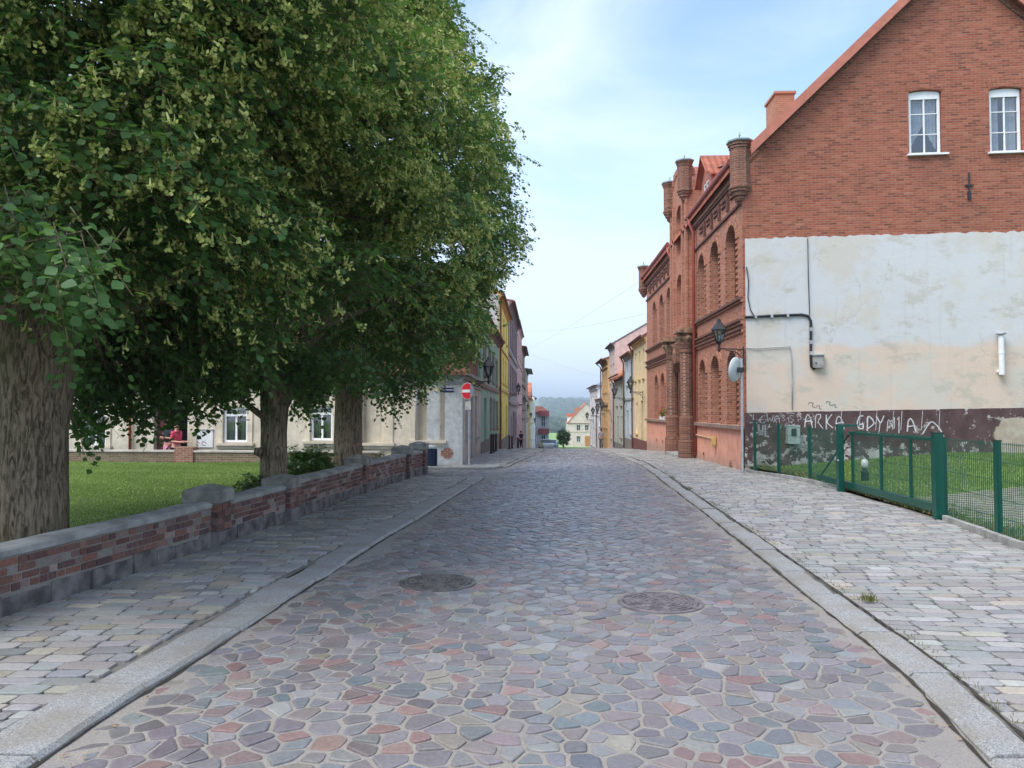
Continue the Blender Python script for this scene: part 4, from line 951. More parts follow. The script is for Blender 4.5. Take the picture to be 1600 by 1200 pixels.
# quoin strip at near corner
# portal: two round brick columns, capitals, recessed door
pt = MB()
for cy, zt in ((26.3, 4.35), (29.1, 4.3)):
    a = MB(); zb_ = G(cy) - .1; cx = 4.93
    a.lathe((cx, cy, 0), [(.30, zb_), (.30, .55), (.27, .58), (.27, .62), (.26, .64), (.26, 1.35), (.235, 1.4), (.22, 1.42), (.22, zt - .8), (.25, zt - .78), (.25, zt - .72), (.22, zt - .7), (.24, zt - .6), (.30, zt - .42)], 14)
    o = a.build('portal_column', M['brick_dark'], bh, smooth=False)
    a = MB(); a.lathe((cx, cy, 0), [(.22, zt - .62), (.3, zt - .45), (.34, zt - .3), (.3, zt - .22), (.36, zt - .12)], 10)
    for k in range(8):
        q = k * math.pi / 4; a.blob((cx + .3 * math.cos(q), cy + .3 * math.sin(q), zt - .3), (.08, .08, .1), 6, 4, .2, k)
    a.prism([(cx - .38, cy - .38, zt - .14), (cx + .38, cy - .38, zt - .14), (cx + .38, cy + .38, zt - .14), (cx - .38, cy + .38, zt - .14)], [(cx - .36, cy - .36, zt - .04), (cx + .36, cy - .36, zt + .12), (cx + .36, cy + .36, zt + .12), (cx - .36, cy + .36, zt - .04)])
    a.build('capital', plain('mossy_capital', (.22, .14, .09), .9, .45, 7, .8, 40), o)
a = MB(); a.prism([(4.9, 26.6, 3.9), (5.3, 26.6, 3.9), (5.3, 28.8, 3.9), (4.9, 28.8, 3.9)], [(4.9, 26.6, 4.05), (5.3, 26.6, 4.35), (5.3, 28.8, 4.35), (4.9, 28.8, 4.05)])
a.fprism(FR, [(26.6, 3.9), (26.6, 3.0), (26.85, 3.5), (27.7, 3.8), (28.55, 3.5), (28.8, 3.0), (28.8, 3.9)], .02, .34)
a.fbox(FR, 27.5, 27.9, 3.3, 3.95, .3, .45); a.blob((4.82, 27.7, 3.55), (.12, .14, .3), 7, 5, .2, 4); a.build('portal_lintel', M['brick_dark'], bh)
a = MB(); a.fbox(FR, 26.9, 28.5, G(27.5) - .1, 2.9, .042, .06)
o = a.build('door', M['wood_door'], bh); a = MB(); a.lathe((5.14, 27.75, 1.0), [(.02, 0), (.03, .02), (.02, .05)], 8); a.build('handle', M['black_iron'], o)
a = MB(); a.box(4.6, 5.19, 26.65, 28.75, -.3, .08); a.build('step', M['concrete'], bh)
# chimney
a = MB(); a.box(6.78, 7.32, 22.2, 23.15, 9, 10.74); o = a.build('chimney', M['brick_orange'], bh); a = MB(); a.box(6.74, 7.36, 22.16, 23.19, 10.745, 10.82); a.build('chimney_cap', M['brick_orange'], o)
# wall anchor, vents, hole
a = MB(); u_, z_ = GA.px(1513, 270); u2, z2 = GA.px(1514, 312)
a.tube([GA.p(u_, z_, .03), GA.p(u_ + .0, z2, .03)], .02, 6); a.fbox(GA, u_ - .1, u_ + .1, (z_ + z2) / 2, (z_ + z2) / 2 + .03, .01, .045); a.fbox(GA, u_ - .035, u_ + .035, z2, z2 + .2, .0, .05); a.build('wall_anchor', M['black_iron'], bh)
for h in vents: a = MB(); a.fbox(FR, h[0], h[1], h[2], h[3], -.2, -.12); a.build('cellar_window', M['room_dark'], bh)
a = MB(); a.blob((5.18, 21.35, .12), (.02, .14, .09), 9, 5, .25, 3); a.build('plaster_hole', M['brick_old'], bh)
# flower pots in far ground windows
for i, h in enumerate(far_g[:2]):
    t = thing('window_planter', ('red flowers in a planter in the arched brick window nearest the portal', 'red flowers in a planter in the arched brick window next but one to the portal')[i], 'planter', (5.2, (h[0] + h[1]) / 2, 1.2), 'planters in the brick house windows')
    a = MB(); a.box(-.09, .09, -.38, .38, 0, .14); a.build('box', M['white_plastic'], t, local=True)
    rr = random.Random(i); lf = MB(); fl = MB()
    for k in range(60):
        c = (rr.uniform(-.12, .1), rr.uniform(-.4, .4), .14 + rr.uniform(0, .28)); (lf if k % 4 else fl).blob(c, (.035, .04, .035), 5, 3, .3, k)
    lf.build('foliage', plain('pot_leaf', (.06, .14, .03)), t, local=True); fl.build('blossom', plain('red_blossom', (.6, .08, .04)), t, local=True)
# pipes and boxes on the walls
def wire(name, pts, r, m, parent=None, **k): a = MB(); a.tube(pts, r, 7); return a.build(name, m, parent, smooth=True, **k)
gpx = lambda x, y, w=.06: GA.p(*GA.px(x, y), w)
t = thing('cable_conduit', 'thick black clipped cable running to the upper grey box on the gable wall', 'cable', gpx(1270, 575))
wire('conduit', [gpx(1163, 496), gpx(1200, 494), gpx(1252, 492), gpx(1262, 494), gpx(1266, 502), gpx(1266, 560), gpx(1267, 573), gpx(1272, 577)], .035, M['black_iron'], t)
a = MB()
for x_, y_ in ((1180, 495), (1205, 494), (1230, 493), (1266, 515), (1266, 535), (1266, 552)):
    u, z = GA.px(x_, y_); a.fbox(GA, u - .03, u + .03, z - .045, z + .045, .02, .1)
a.build('clip', M['galv'], t)
t = thing('meter_box', 'small grey box high on the plastered gable wall under the black cable', 'electrical box', gpx(1277, 575, 0))
u0, z1 = GA.px(1268, 556); u1, z0 = GA.px(1285, 575); a = MB(); a.fbox(GA, u0, u1, z0, z1, .02, .16, .01); a.build('box', M['concrete'], t)
a = MB(); a.fbox(GA, u0 - .02, u1 + .02, z1, z1 + .03, .02, .19); a.build('hood', M['galv'], t); a = MB(); a.fbox(GA, u0 + .05, u0 + .08, z0 + .1, z0 + .14, .16, .17); a.build('lock', M['black_iron'], t)
t = thing('thin_cable', 'thin grey cable running down the gable wall beside the brick corner', 'cable', gpx(1236, 640))
wire('cable', [gpx(1163, 543), gpx(1180, 545), gpx(1210, 543), gpx(1234, 542), gpx(1236, 560), gpx(1237, 600), gpx(1237, 640)], .014, M['galv'], t)
t = thing('thin_cable', 'thin dark cable dropping from the brick part of the gable to the black conduit', 'cable', gpx(1262, 490)); wire('cable', [gpx(1261, 373), gpx(1262, 430), gpx(1264, 492)], .011, M['black_iron'], t)
t = thing('thin_cable', 'loose dark cable loop hanging at the left edge of the plastered gable', 'cable', gpx(1175, 490)); wire('cable', [gpx(1160, 420), gpx(1166, 418), gpx(1169, 440), gpx(1168, 465), gpx(1172, 485), gpx(1178, 494)], .013, M['black_iron'], t)
t = thing('flue_pipe', 'white flue pipe standing out on the plastered gable wall', 'pipe', gpx(1559, 587))
u0, z1 = GA.px(1559, 521); _, z0 = GA.px(1559, 586); c = GA.p(u0, 0, .16); a = MB(); a.lathe((c[0], c[1], 0), [(.065, z0), (.065, z1 - .1), (.06, z1 - .05)], 14); a.lathe((c[0], c[1], 0), [(.072, (z0 + z1) / 2), (.072, (z0 + z1) / 2 + .05)], 14)
a.tube([GA.p(u0, z0 + .08, 0), GA.p(u0, z0 + .08, .16)], .06, 10); a.build('pipe', M['white_plastic'], t, smooth=False)
a = MB(); a.lathe((c[0], c[1], 0), [(.11, z1 - .04), (.115, z1 - .02), (.11, z1)], 14); a.build('cap', M['galv'], t)
t = thing('electric_cabinet', 'pale green electric cabinet with a dark window low on the gable wall', 'electrical box', gpx(1237, 693, 0))
u0, z1 = GA.px(1227, 664); u1, z0 = GA.px(1247, 693); a = MB(); a.fbox(GA, u0, u1, z0, z1, .045, .24, .015); a.build('cabinet', plain('cabinet', (.33, .4, .36), .6, .1), t)
a = MB(); a.fbox(GA, lerp(u0, u1, .3), lerp(u0, u1, .68), lerp(z0, z1, .42), lerp(z0, z1, .82), .24, .25); a.build('dial_window', M['glass_dark'], t)
a = MB(); a.fbox(GA, lerp(u0, u1, .03), lerp(u0, u1, .97), lerp(z0, z1, .97), lerp(z0, z1, .985), .24, .245); a.build('door_seam', M['galv'], t)
t = thing('gas_pipe', 'yellow gas valve and pipe on the salmon plinth of the brick house', 'pipe', (5.1, 23.6, .5))
a = MB(); a.tube([(5.15, 26.1, .78), (5.15, 24.0, .76), (5.15, 23.2, .74)], .02, 6); a.build('pipe', plain('cream_paint', (.6, .42, .25), .5, .1), t)
a = MB(); a.box(5.06, 5.16, 23.0, 23.2, .58, .82); a.tube([(5.1, 23.1, .58), (5.1, 23.1, .46)], .018, 6); a.build('valve_box', plain('yellow_paint', (.62, .43, .16), .5, .1), t)

# ================================================================== FENCE AND GATE
def post(mb, x, y, z0, z1, s=.03): mb.box(x - s, x + s, y - s, y + s, z0, z1)
def mesh_panel(name, p, q, z0a, z0b, z1a, z1b, parent, hstep=.2, vstep=.05, r=.0028, m='green_wire'):
    a = MB(); L_ = math.hypot(q[0] - p[0], q[1] - p[1]); n = max(1, int(L_ / vstep)); ux, uy = (q[0] - p[0]) / L_, (q[1] - p[1]) / L_
    def bar(A, B, r_):
        d = Vector(B) - Vector(A); s1 = Vector((ux, uy, 0)) if abs(d.z) > .3 else Vector((0, 0, 1)); s2 = Vector((-uy, ux, 0))
        a.prism([Vector(A) + s1 * r_ * i + s2 * r_ * j for i, j in ((-1, -1), (1, -1), (1, 1), (-1, 1))], [Vector(B) + s1 * r_ * i + s2 * r_ * j for i, j in ((-1, -1), (1, -1), (1, 1), (-1, 1))])
    for k in range(n + 1):
        f = k / n; x, y = lerp(p[0], q[0], f), lerp(p[1], q[1], f); bar((x, y, lerp(z0a, z0b, f)), (x, y, lerp(z1a, z1b, f) + .02), r)
    nh = int((z1a - z0a) / hstep)
    for k in range(nh + 1):
        f = k / nh; bar((p[0], p[1], lerp(z0a, z1a, f)), (q[0], q[1], lerp(z0b, z1b, f)), r * 1.2)
    return a.build(name, M[m], parent)
fn = thing('mesh_fence', 'green welded mesh fence with slim posts between the brick house and the gate', 'fence', (5.9, 18, 0))
fps = [(5.3, 19.35, .1, 1.34), (5.62, 18.5, .06, 1.28), (5.87, 17.1, .02, 1.24), (5.80, 15.2, 0, 1.23)]
for x, y, a_, b_ in fps[:3]:
    a = MB(); post(a, x, y, a_ - .1, b_); o = a.build('post', M['green_paint'], fn); a = MB(); a.box(x - .033, x + .033, y - .033, y + .033, b_, b_ + .012); a.build('post_cap', M['black_iron'], o)
for i in range(3):
    p, q = fps[i], fps[i + 1]; mesh_panel('mesh_panel', p[:2], q[:2], p[2] + .1, q[2] + .08, p[3] - .04, q[3] - .04, fn)
fn = thing('mesh_fence', 'green welded mesh fence right of the sliding gate at the picture edge', 'fence', (5.7, 8, 0))
p5 = [(5.72, 11.15, 0, 1.22), (5.62, 9.72, 0, 1.22), (5.28, 7.3, 0, 1.22), (4.95, 4.9, 0, 1.22)]
for x, y, a_, b_ in p5[1:]:
    a = MB(); post(a, x, y, -.1, b_, .032); o = a.build('post', M['green_paint'], fn); a = MB(); a.box(x - .036, x + .036, y - .036, y + .036, b_, b_ + .012); a.build('post_cap', M['black_iron'], o)
for i in range(3): p, q = p5[i], p5[i + 1]; mesh_panel('mesh_panel', p[:2], q[:2], .06, .06, 1.19, 1.19, fn)
gt = thing('sliding_gate', 'green sliding gate with box beam and mesh infill between thick posts', 'gate', (5.75, 13, 0))
A_, B_ = (5.80, 15.15), (5.72, 11.35)
a = MB(); post(a, A_[0] - .02, A_[1], -.1, 1.28, .055); a.build('support_post', M['green_paint'], gt)
a = MB(); a.box(A_[0] - .08, A_[0] + .3, A_[1] - .06, A_[1] + .06, 1.28, 1.33); a.build('guide_bracket', M['green_paint'], gt)
a = MB(); post(a, B_[0] - .03, B_[1] - .05, -.1, 1.27, .06); a.build('support_post', M['green_paint'], gt)
a = MB(); post(a, B_[0] + .09, B_[1] + .02, -.1, 1.2, .035); a.box(B_[0] + .03, B_[0] + .22, B_[1] - .03, B_[1] + .07, .0, .12); a.build('catch_post', M['green_paint'], gt)
for q in ((B_[0] - .03, B_[1] - .05, 1.27, .065), (B_[0] + .09, B_[1] + .02, 1.2, .04)):
    a = MB(); a.box(q[0] - q[3], q[0] + q[3], q[1] - q[3], q[1] + q[3], q[2], q[2] + .015); a.build('post_cap', M['black_iron'], gt)
G0, G1 = (5.92, 15.0), (5.82, 11.45); GT = (5.97, 16.9)
def beam(mb, p, q, z0, z1, s):
    L_ = math.hypot(q[0] - p[0], q[1] - p[1]); fr = Fr(p[:2], (q[0] - p[0], q[1] - p[1]), (-(q[1] - p[1]), q[0] - p[0])); mb.fbox(fr, 0, L_, z0, z1, -s, s, .006)
a = MB(); beam(a, G1, GT, .1, .22, .035); a.build('bottom_beam', M['green_paint'], gt)
a = MB(); beam(a, G1, G0, 1.14, 1.19, .022); a.build('top_rail', M['green_paint'], gt)
for k, f in enumerate((0.01, .28, .6, .97)):
    x, y = lerp(G1[0], G0[0], f), lerp(G1[1], G0[1], f); a = MB(); post(a, x, y, .22, 1.14, .02); a.build('upright', M['green_paint'], gt)
a = MB(); post(a, 5.93, 15.6, .22, .75, .018); a.build('upright', M['green_paint'], gt)
a = MB(); a.tube([(5.97, 16.7, .22), (5.92, 15.05, 1.14)], .022, 6); a.build('brace', M['green_paint'], gt)
mesh_panel('mesh_panel', (G1[0] + .04, G1[1]), (G0[0] + .04, G0[1]), .22, .22, 1.2, 1.2, gt)
a = MB(); a.lathe((A_[0] - .08, A_[1] - .055, .62), [(.02, 0), (.02, .03)], 8); a.build('latch', M['galv'], gt)
# lawn bollard light
t = thing('garden_light', 'black garden bollard light with a clear globe on the lawn behind the gate', 'lamp', (6.72, 16.3, .18))
a = MB(); a.lathe((0, 0, -.1), [(.075, 0), (.075, .25), (.05, .27), (.045, .32), (.055, .33)], 14); a.build('body', M['black_iron'], t, local=True)
a = MB(); a.lathe((0, 0, .21), [(.05, 0), (.07, .05), (.075, .11), (.06, .17), (.02, .2)], 14); a.build('globe', M['lamp_glass'], t, True, True); a = MB(); a.lathe((0, 0, .41), [(.03, 0), (.02, .015), (.004, .03)], 10); a.build('finial', M['galv'], t, local=True)
# traffic mirror
t = thing('traffic_mirror', 'grey backed round traffic mirror on a galvanised pole at the brick corner', 'mirror', (4.98, 19.3, .04))
a = MB(); a.tube([(0, 0, -.2), (0, 0, 2.85)], .032, 10); a.build('pole', M['galv'], t, local=True)
fm = Fr((0, 0), (math.cos(R(52)), math.sin(R(52))), (math.sin(R(52)), -math.cos(R(52))))
a = MB(); nn = 28; mc = (-.16, .02, 2.57); uu = Vector((math.cos(R(50)), math.sin(R(50)), 0)); nn_ = Vector((math.sin(R(50)), -math.cos(R(50)), -.12)).normalized(); vv = uu.cross(nn_)
rings = []
for r_, d_ in ((.31, -.02), (.32, 0), (.30, .03), (.2, .06), (.08, .075)): rings.append([Vector(mc) + uu * r_ * math.cos(2 * math.pi * k / nn) + vv * r_ * math.sin(2 * math.pi * k / nn) + nn_ * d_ for k in range(nn)])
a.add([q for r_ in rings for q in r_], [(i * nn + k, i * nn + (k + 1) % nn, (i + 1) * nn + (k + 1) % nn, (i + 1) * nn + k) for i in range(4) for k in range(nn)] + [tuple(range(nn))[::-1], tuple(4 * nn + k for k in range(nn))])
a.build('mirror_shell', plain('grey_shell', (.5, .53, .53), .5, .08, bm=0), t, True, True)
a = MB(); a.add([Vector(mc) + uu * .29 * math.cos(2 * math.pi * k / nn) + vv * .29 * math.sin(2 * math.pi * k / nn) - nn_ * .024 for k in range(nn)], [tuple(range(nn))]); a.build('mirror_face', base_mat('mirror', .03, .8, 1)[0], t, local=True)
a = MB(); a.box(-.13, .04, -.09, .035, 2.5, 2.62); a.build('bracket', M['black_iron'], t, local=True)
# ================================================================== GREY CORNER HOUSE (left)
FG = Fr((-2.33, 22.3), (-.989, .1), (-.1, -.989))
gh = thing('corner_house', 'long cream and grey plastered corner house with blind windows behind the lawn', 'building', (-9, 26, -.5))
M['cream'] = plaster('cream_plaster', (.66, .58, .46), (.32, .28, .22), .6, 1.3, .35, low=(-.2, 1.4, (.25, .24, .2)))
M['greyplaster'] = plaster('grey_plaster', (.50, .47, .43), (.18, .17, .16), .75, 1.6, .6, low=(-.1, .9, (.18, .18, .15)), rough=.9)
def gh_(x0, y0, x1, y1, r=0): a, b = FG.px(x0, y0), FG.px(x1, y1); return (min(a[0], b[0]), max(a[0], b[0]), min(a[1], b[1]), max(a[1], b[1]), r)
niches = [gh_(567, 612, 606, 692), gh_(652, 612, 687, 688)]
gwins = [gh_(485, 634, 520, 689), gh_(349, 636, 387, 692), gh_(131, 634, 166, 697)]
gdoor = gh_(243, 628, 294, 712); gdoor = (gdoor[0], gdoor[1], -1.2, gdoor[3], 0)
TOPZ = 2.62; GL_ = 17.5
a = MB(); wall(a, FG, 0, GL_, -1.5, TOPZ, niches, .09); 
a2 = MB(); 
del a; a = MB()
allh = niches + gwins + [gdoor]
wall(a, FG, 0, GL_, -1.5, TOPZ, allh, .13)
for h in niches: a.poly([FG.p(h[0], h[2], -.1), FG.p(h[1], h[2], -.1), FG.p(h[1], h[3], -.1), FG.p(h[0], h[3], -.1)])
e0, e1 = FG.p(GL_, 0), FG.p(GL_, 0, -9); sw = [(23.6, 24.4, .75, 2.1, 0), (25.4, 26.3, -.1, 2.15, 0), (26.9, 27.8, .65, 2.1, 0)]
Y_0, Y_1 = 22.3, 29.4
a.poly([e0, (e0[0], 31, -1.5), (e0[0], 31, TOPZ), (e0[0], e0[1], TOPZ)]); a.poly([(-2.33, Y_1, -1.5), (-12, Y_1, -1.5), (-12, Y_1, TOPZ), (-2.33, Y_1, TOPZ)])
a.build('lawn_side_wall', M['cream'], gh)
a = MB(); wall(a, FL, Y_0, Y_1, -1.5, TOPZ, sw, .15); a.fbox(FL, 22.3, 22.75, -1, TOPZ, 0, .03) ; a.build('street_side_wall', M['greyplaster'], gh)
a = MB(); a.fbox(FG, -.04, 1.02, -.5, TOPZ - .05, .0, .035)
a.build('corner_pilaster', plaster('peeling_grey', (.52, .53, .52), (.25, .26, .26), .9, 2.6, .4, low=(-.1, .7, (.12, .13, .09))), gh)
for h in sw:
    if h[2] < 0:
        b_ = MB(); b_.fbox(FL, h[0], h[1], h[2] - .5, h[3], -.12, -.07); b_.build('door', M['wood_door'], gh)
    else: window(FL, h, gh, -.12, 'brown_frame', 'glass_dark', 1, 1, .05); b_ = MB(); b_.fbox(FL, h[0] - .1, h[1] + .1, h[2] - .09, h[2], 0, .1); b_.build('sill', M['concrete'], gh)
# surrounds, sills
for h in niches + gwins:
    tr = MB(); u0, u1, z0, z1, _ = h
    tr.fbox(FG, u0 - .16, u0 - .001, z0, z1 + .12, 0, .035); tr.fbox(FG, u1 + .001, u1 + .16, z0, z1 + .12, 0, .035); tr.fbox(FG, u0 - .001, u1 + .001, z1 + .001, z1 + .14, 0, .04)
    tr.fbox(FG, u0 - .22, u1 + .22, z0 - .08, z0 - .001, 0, .13); tr.fbox(FG, u0 - .16, u1 + .16, z0 - .17, z0 - .081, 0, .07)
    tr.build('window_surround', M['cream'], gh)
tr = MB(); u0, u1 = gdoor[:2]; tr.fbox(FG, u0 - .3, u0 - .001, -1, gdoor[3] + .15, 0, .06); tr.fbox(FG, u1 + .001, u1 + .3, -1, gdoor[3] + .15, 0, .06)
tr.build('door_surround', M['cream'], gh)
for h in gwins: window(FG, (h[0] + .01, h[1] - .01, h[2] + .01, h[3] - .01, 0), gh, -.1, 'white_frame', 'glass', 1, 0, .07, curtain=2)
for h in gwins:
    b_ = MB(); zz = lerp(h[2], h[3], .74); b_.fbox(FG, h[0] + .05, h[1] - .05, zz, zz + .07, -.095, -.045); b_.build('transom', M['white_frame'], gh)
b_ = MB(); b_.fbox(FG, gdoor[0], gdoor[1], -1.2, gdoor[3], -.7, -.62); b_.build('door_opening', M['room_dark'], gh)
b_ = MB(); b_.fbox(FG, lerp(gdoor[0], gdoor[1], .62), gdoor[1] - .02, -1.2, gdoor[3] - .02, -.14, -.09); b_.build('door', plain('red_brown_door', (.10, .03, .03), .6, .2), gh)
# cornice
c_ = MB()
for z0, z1, w_ in ((TOPZ - .28, TOPZ - .18, .05), (TOPZ - .1, TOPZ, .1), (TOPZ, TOPZ + .1, .2)):
    c_.fbox(FG, -w_, GL_, z0, z1, 0, w_); c_.fbox(FL, 22.3 + w_ * 0, Y_1, z0 + .002, z1 - .002, 0, w_)
c_.build('cornice', M['concrete'], gh)
# tiled roof on lawn side and brick upper storey on street side
r_ = MB(); b_ = [FG.p(-.25, TOPZ + .1, .22), FG.p(GL_, TOPZ + .1, .22), FG.p(GL_, 6.0, -4.5), FG.p(2.2, 6.0, -4.5)]; r_.prism([(p[0], p[1], p[2] - .1) for p in b_], b_); r_.build('roof', M['tile_brown'], gh)
a = MB(); uw = [(23.2, 24.0, 3.2, 4.4, 0), (24.7, 25.5, 3.2, 4.4, 0), (26.2, 27.0, 3.2, 4.4, 0), (27.8, 28.6, 3.2, 4.4, 0)]; FU = FL.off(-.12)
wall(a, FU, 22.9, Y_1, TOPZ, 4.95, uw, .15); a.poly([(-2.45, 22.9, TOPZ), (-7, 22.9, TOPZ), (-7, 22.9, 6.2), (-2.45, 22.9, 4.95)])
a.build('brick_upper_wall', M['brick_dark'], gh)
for h in uw: window(FU, h, gh, -.12, 'white_frame', 'glass_dark', 1, 0, .06)
r_ = MB(); b_ = [(-2.1, 22.7, 4.9), (-2.1, Y_1 + .02, 4.9), (-6.2, Y_1 + .02, 7.3), (-6.2, 22.7, 7.3)]; r_.prism([(p[0], p[1], p[2] - .12) for p in b_], b_); r_.build('roof', M['tile_old'], gh)
# drain pipes
wire('drainpipe', [FG.p(*FG.px(564, 600), .1), FG.p(*FG.px(565, 712), .1)], .06, M['black_iron'], gh)
wire('drainpipe', [FG.p(*FG.px(651, 585), .09), FG.p(*FG.px(651, 695), .09)], .025, M['galv'], gh)
wire('drainpipe', [FG.p(*FG.px(206, 600), .09), FG.p(*FG.px(206, 712), .09)], .045, M['copper_red'], gh)
# exposed round brick patch by the bin
a = MB(); u, z = FG.px(699, 708); a.fprism(FG, [(u + .18 * math.cos(k * .349) * (1 + .16 * math.sin(k * 2.3)), z + .16 * math.sin(k * .349) * (1 + .15 * math.sin(k * 3.1))) for k in range(18)], .03, .042); a.build('exposed_brick', M['brick_old'], gh)
# notice board on wall
t = thing('notice_board', 'white notice board with scribbles on the cream wall beside the doorway', 'board', FG.p(*FG.px(319, 699), 0))
h = gh_(305, 672, 333, 699); a = MB(); a.fbox(FG, h[0], h[1], h[2], h[3], .0, .03); a.build('panel', M['white_plastic'], t); a = MB(); a.fbox(FG, h[0] - .02, h[1] + .02, h[3], h[3] + .03, 0, .05); a.build('frame', M['galv'], t)
a = MB()
for k in range(3): ribbon(a, FG, [(h[0] + .2 + k * .22, h[2] + .12), (h[0] + .32 + k * .22, h[2] + .2), (h[0] + .36 + k * .22, h[2] + .08), (h[0] + .24 + k * .22, h[2] + .06)], .02, .034)
a.build('scribble', plain('red_marker', (.35, .12, .2), .7, bm=0), t)
# street name plate
t = thing('street_name_plate', 'dark blue street name plate with white lettering on the grey corner pilaster', 'sign', FG.p(*FG.px(700, 609), .03))
h = gh_(692, 606, 709.5, 612.5); a = MB(); a.fbox(FG, h[0], h[1], h[2], h[3], .035, .05); a.build('plate', plain('navy_enamel', (.012, .018, .09), .35, .1, bm=0), t)
def text(s, fr, uc, zc, size, w, m, parent, mirror=True):
    cu = bpy.data.curves.new('lettering', 'FONT'); cu.body = s; cu.size = size; cu.align_x = 'CENTER'; cu.align_y = 'CENTER'; cu.extrude = .001
    o = bpy.data.objects.new('lettering', cu); COL.objects.link(o); o.parent = parent
    nn = fr.n; xx = Vector((0, 0, 1)).cross(nn); p = Vector(fr.p(uc, zc, w)) - wloc(parent)
    o.matrix_local = Matrix(((xx.x, 0, nn.x, p.x), (xx.y, 0, nn.y, p.y), (xx.z, 1, nn.z, p.z), (0, 0, 0, 1))); cu.materials.append(m)
    bpy.context.view_layer.update(); me = bpy.data.meshes.new_from_object(o); o2 = bpy.data.objects.new('lettering', me); COL.objects.link(o2); o2.parent = parent; o2.matrix_local = o.matrix_local.copy(); bpy.data.objects.remove(o); bpy.data.curves.remove(cu); return o2
text('ul. Wodna', FG, (h[0] + h[1]) / 2, (h[2] + h[3]) / 2, .085, .052, M['white_frame'], t)
# no entry sign
t = thing('no_entry_sign', 'round red and white no entry sign on a thin pole at the grey corner', 'road sign', (-2.0, 21.45, .03))
wv = pz(733, 726, .03); t.location = (wv.x + .02, wv.y - .2, .03)
a = MB(); a.tube([(0, 0, -.1), (0, 0, 2.32)], .026, 8); a.build('pole', M['galv'], t, local=True)
th = R(-38); uu = Vector((math.cos(th), math.sin(th), 0)); nnv = Vector((math.sin(th), -math.cos(th), 0)); fs_ = Fr((0, 0), tuple(uu[:2]), tuple(nnv[:2]))
disc = lambda r, w0, w1, zc=2.12, n=36: ([(r * math.cos(2 * math.pi * k / n) - .04, zc + r * math.sin(2 * math.pi * k / n)) for k in range(n)], w0, w1)
XB = .075; cut = lambda d: (clip(d[0], 1, 0, XB), d[1], d[2])
a = MB(); a.fprism(fs_, *cut(disc(.24, .03, .042))); a.build('rim', M['white_plastic'], t, local=True)
a = MB(); a.fprism(fs_, *cut(disc(.228, .042, .046))); a.build('disc', plain('sign_red', (.62, .01, .02), .4, .04, bm=0), t, local=True)
a = MB(); a.fbox(fs_, -.235, XB - .001, 2.08, 2.16, .046, .05); a.build('bar', M['white_plastic'], t, local=True)
fs2 = Fr(tuple(fs_.p(XB, 0, .036)[:2]), tuple((fs_.u * .25 - fs_.n)[:2]), tuple((fs_.n * .25 + fs_.u)[:2]))
a = MB(); a.fprism(fs2, clip([(p[0] - XB, p[1]) for p in disc(.24, 0, 0)[0]], -1, 0, -.002), -.006, .006); a.build('bent_edge', M['galv'], t, local=True)
a = MB(); a.fbox(fs_, -.12, .1, 1.58, 1.82, .03, .04); a.build('plate', plain('old_plate', (.45, .43, .4), .6, .2), t, local=True)
# litter bin
b3 = pz(675, 730, 0); t = thing('litter_bin', 'dark blue ribbed litter bin beside the last pier of the low wall', 'bin', (b3.x, b3.y, .0))
a = MB(); a.lathe((0, 0, 0), [(.12, 0), (.135, .03), (.14, .5), (.15, .52)], 20)
for k in range(16): q = k * math.pi / 8; a.tube([(.137 * math.cos(q), .137 * math.sin(q), .05), (.143 * math.cos(q), .143 * math.sin(q), .48)], .01, 4)
a.build('body', plain('bin_blue', (.012, .03, .06), .4, .1), t, local=True); a = MB(); a.lathe((0, 0, .56), [(.16, 0), (.16, .02), (.1, .06), (.02, .07)], 20); a.tube([(-.13, 0, -.05), (-.13, 0, .02)], .01, 5); a.tube([(.13, 0, -.05), (.13, 0, .02)], .01, 5); a.build('lid', M['galv'], t, local=True)
# second low wall behind lawn
W2a, W2b = pz(60, 712, -.0), None
bw = thing('boundary_wall', 'low old brick wall with pale coping at the far side of the lawn', 'wall', (-9, 21.6, 0))
F2 = Fr((-4.5, 21.15), (-1, .06), (-.06, -1)); rr = random.Random(8)
a = MB(); a.fbox(F2, 0, 16, -.8, .41, -.22, 0); a.build('brickwork', brickm('mossy_brick', [(.22, .13, .08), (.3, .2, .13), (.17, .12, .07), (.26, .22, .13)], (.3, .27, .2), dirt=.5), bw)
a = MB(); a.fbox(F2, -.02, 16, .41, .46, -.25, .03, .01); a.build('coping', plain('pale_coping', (.5, .45, .38), .85, .2, 4, .4), bw)
u, z = F2.px(288, 700); a = MB(); a.fbox(F2, u - .28, u + .28, -.5, .56, -.25, .04, .01); a.build('pier', M['brick_old'], bw)
# low stone remains at the wall end
t = thing('stone_block', 'weathered low stone bench block between the third tree and the wall piers', 'stone', (-4.3, 20.4, 0)); v = pz(598, 716, 0)
t.location = (v.x, v.y, 0); a = MB(); a.box(-.45, .3, -.12, .12, .3, .42); a.build('slab', M['concrete'], t, local=True); a = MB(); a.box(-.4, -.2, -.1, .1, 0, .3); a.box(.05, .25, -.1, .1, 0, .3); a.blob((.0, 0, .15), (.15, .1, .18), 7, 5, .25, 2); a.build('support', plain('yellow_stone', (.45, .38, .25), .9, .3), t, local=True)

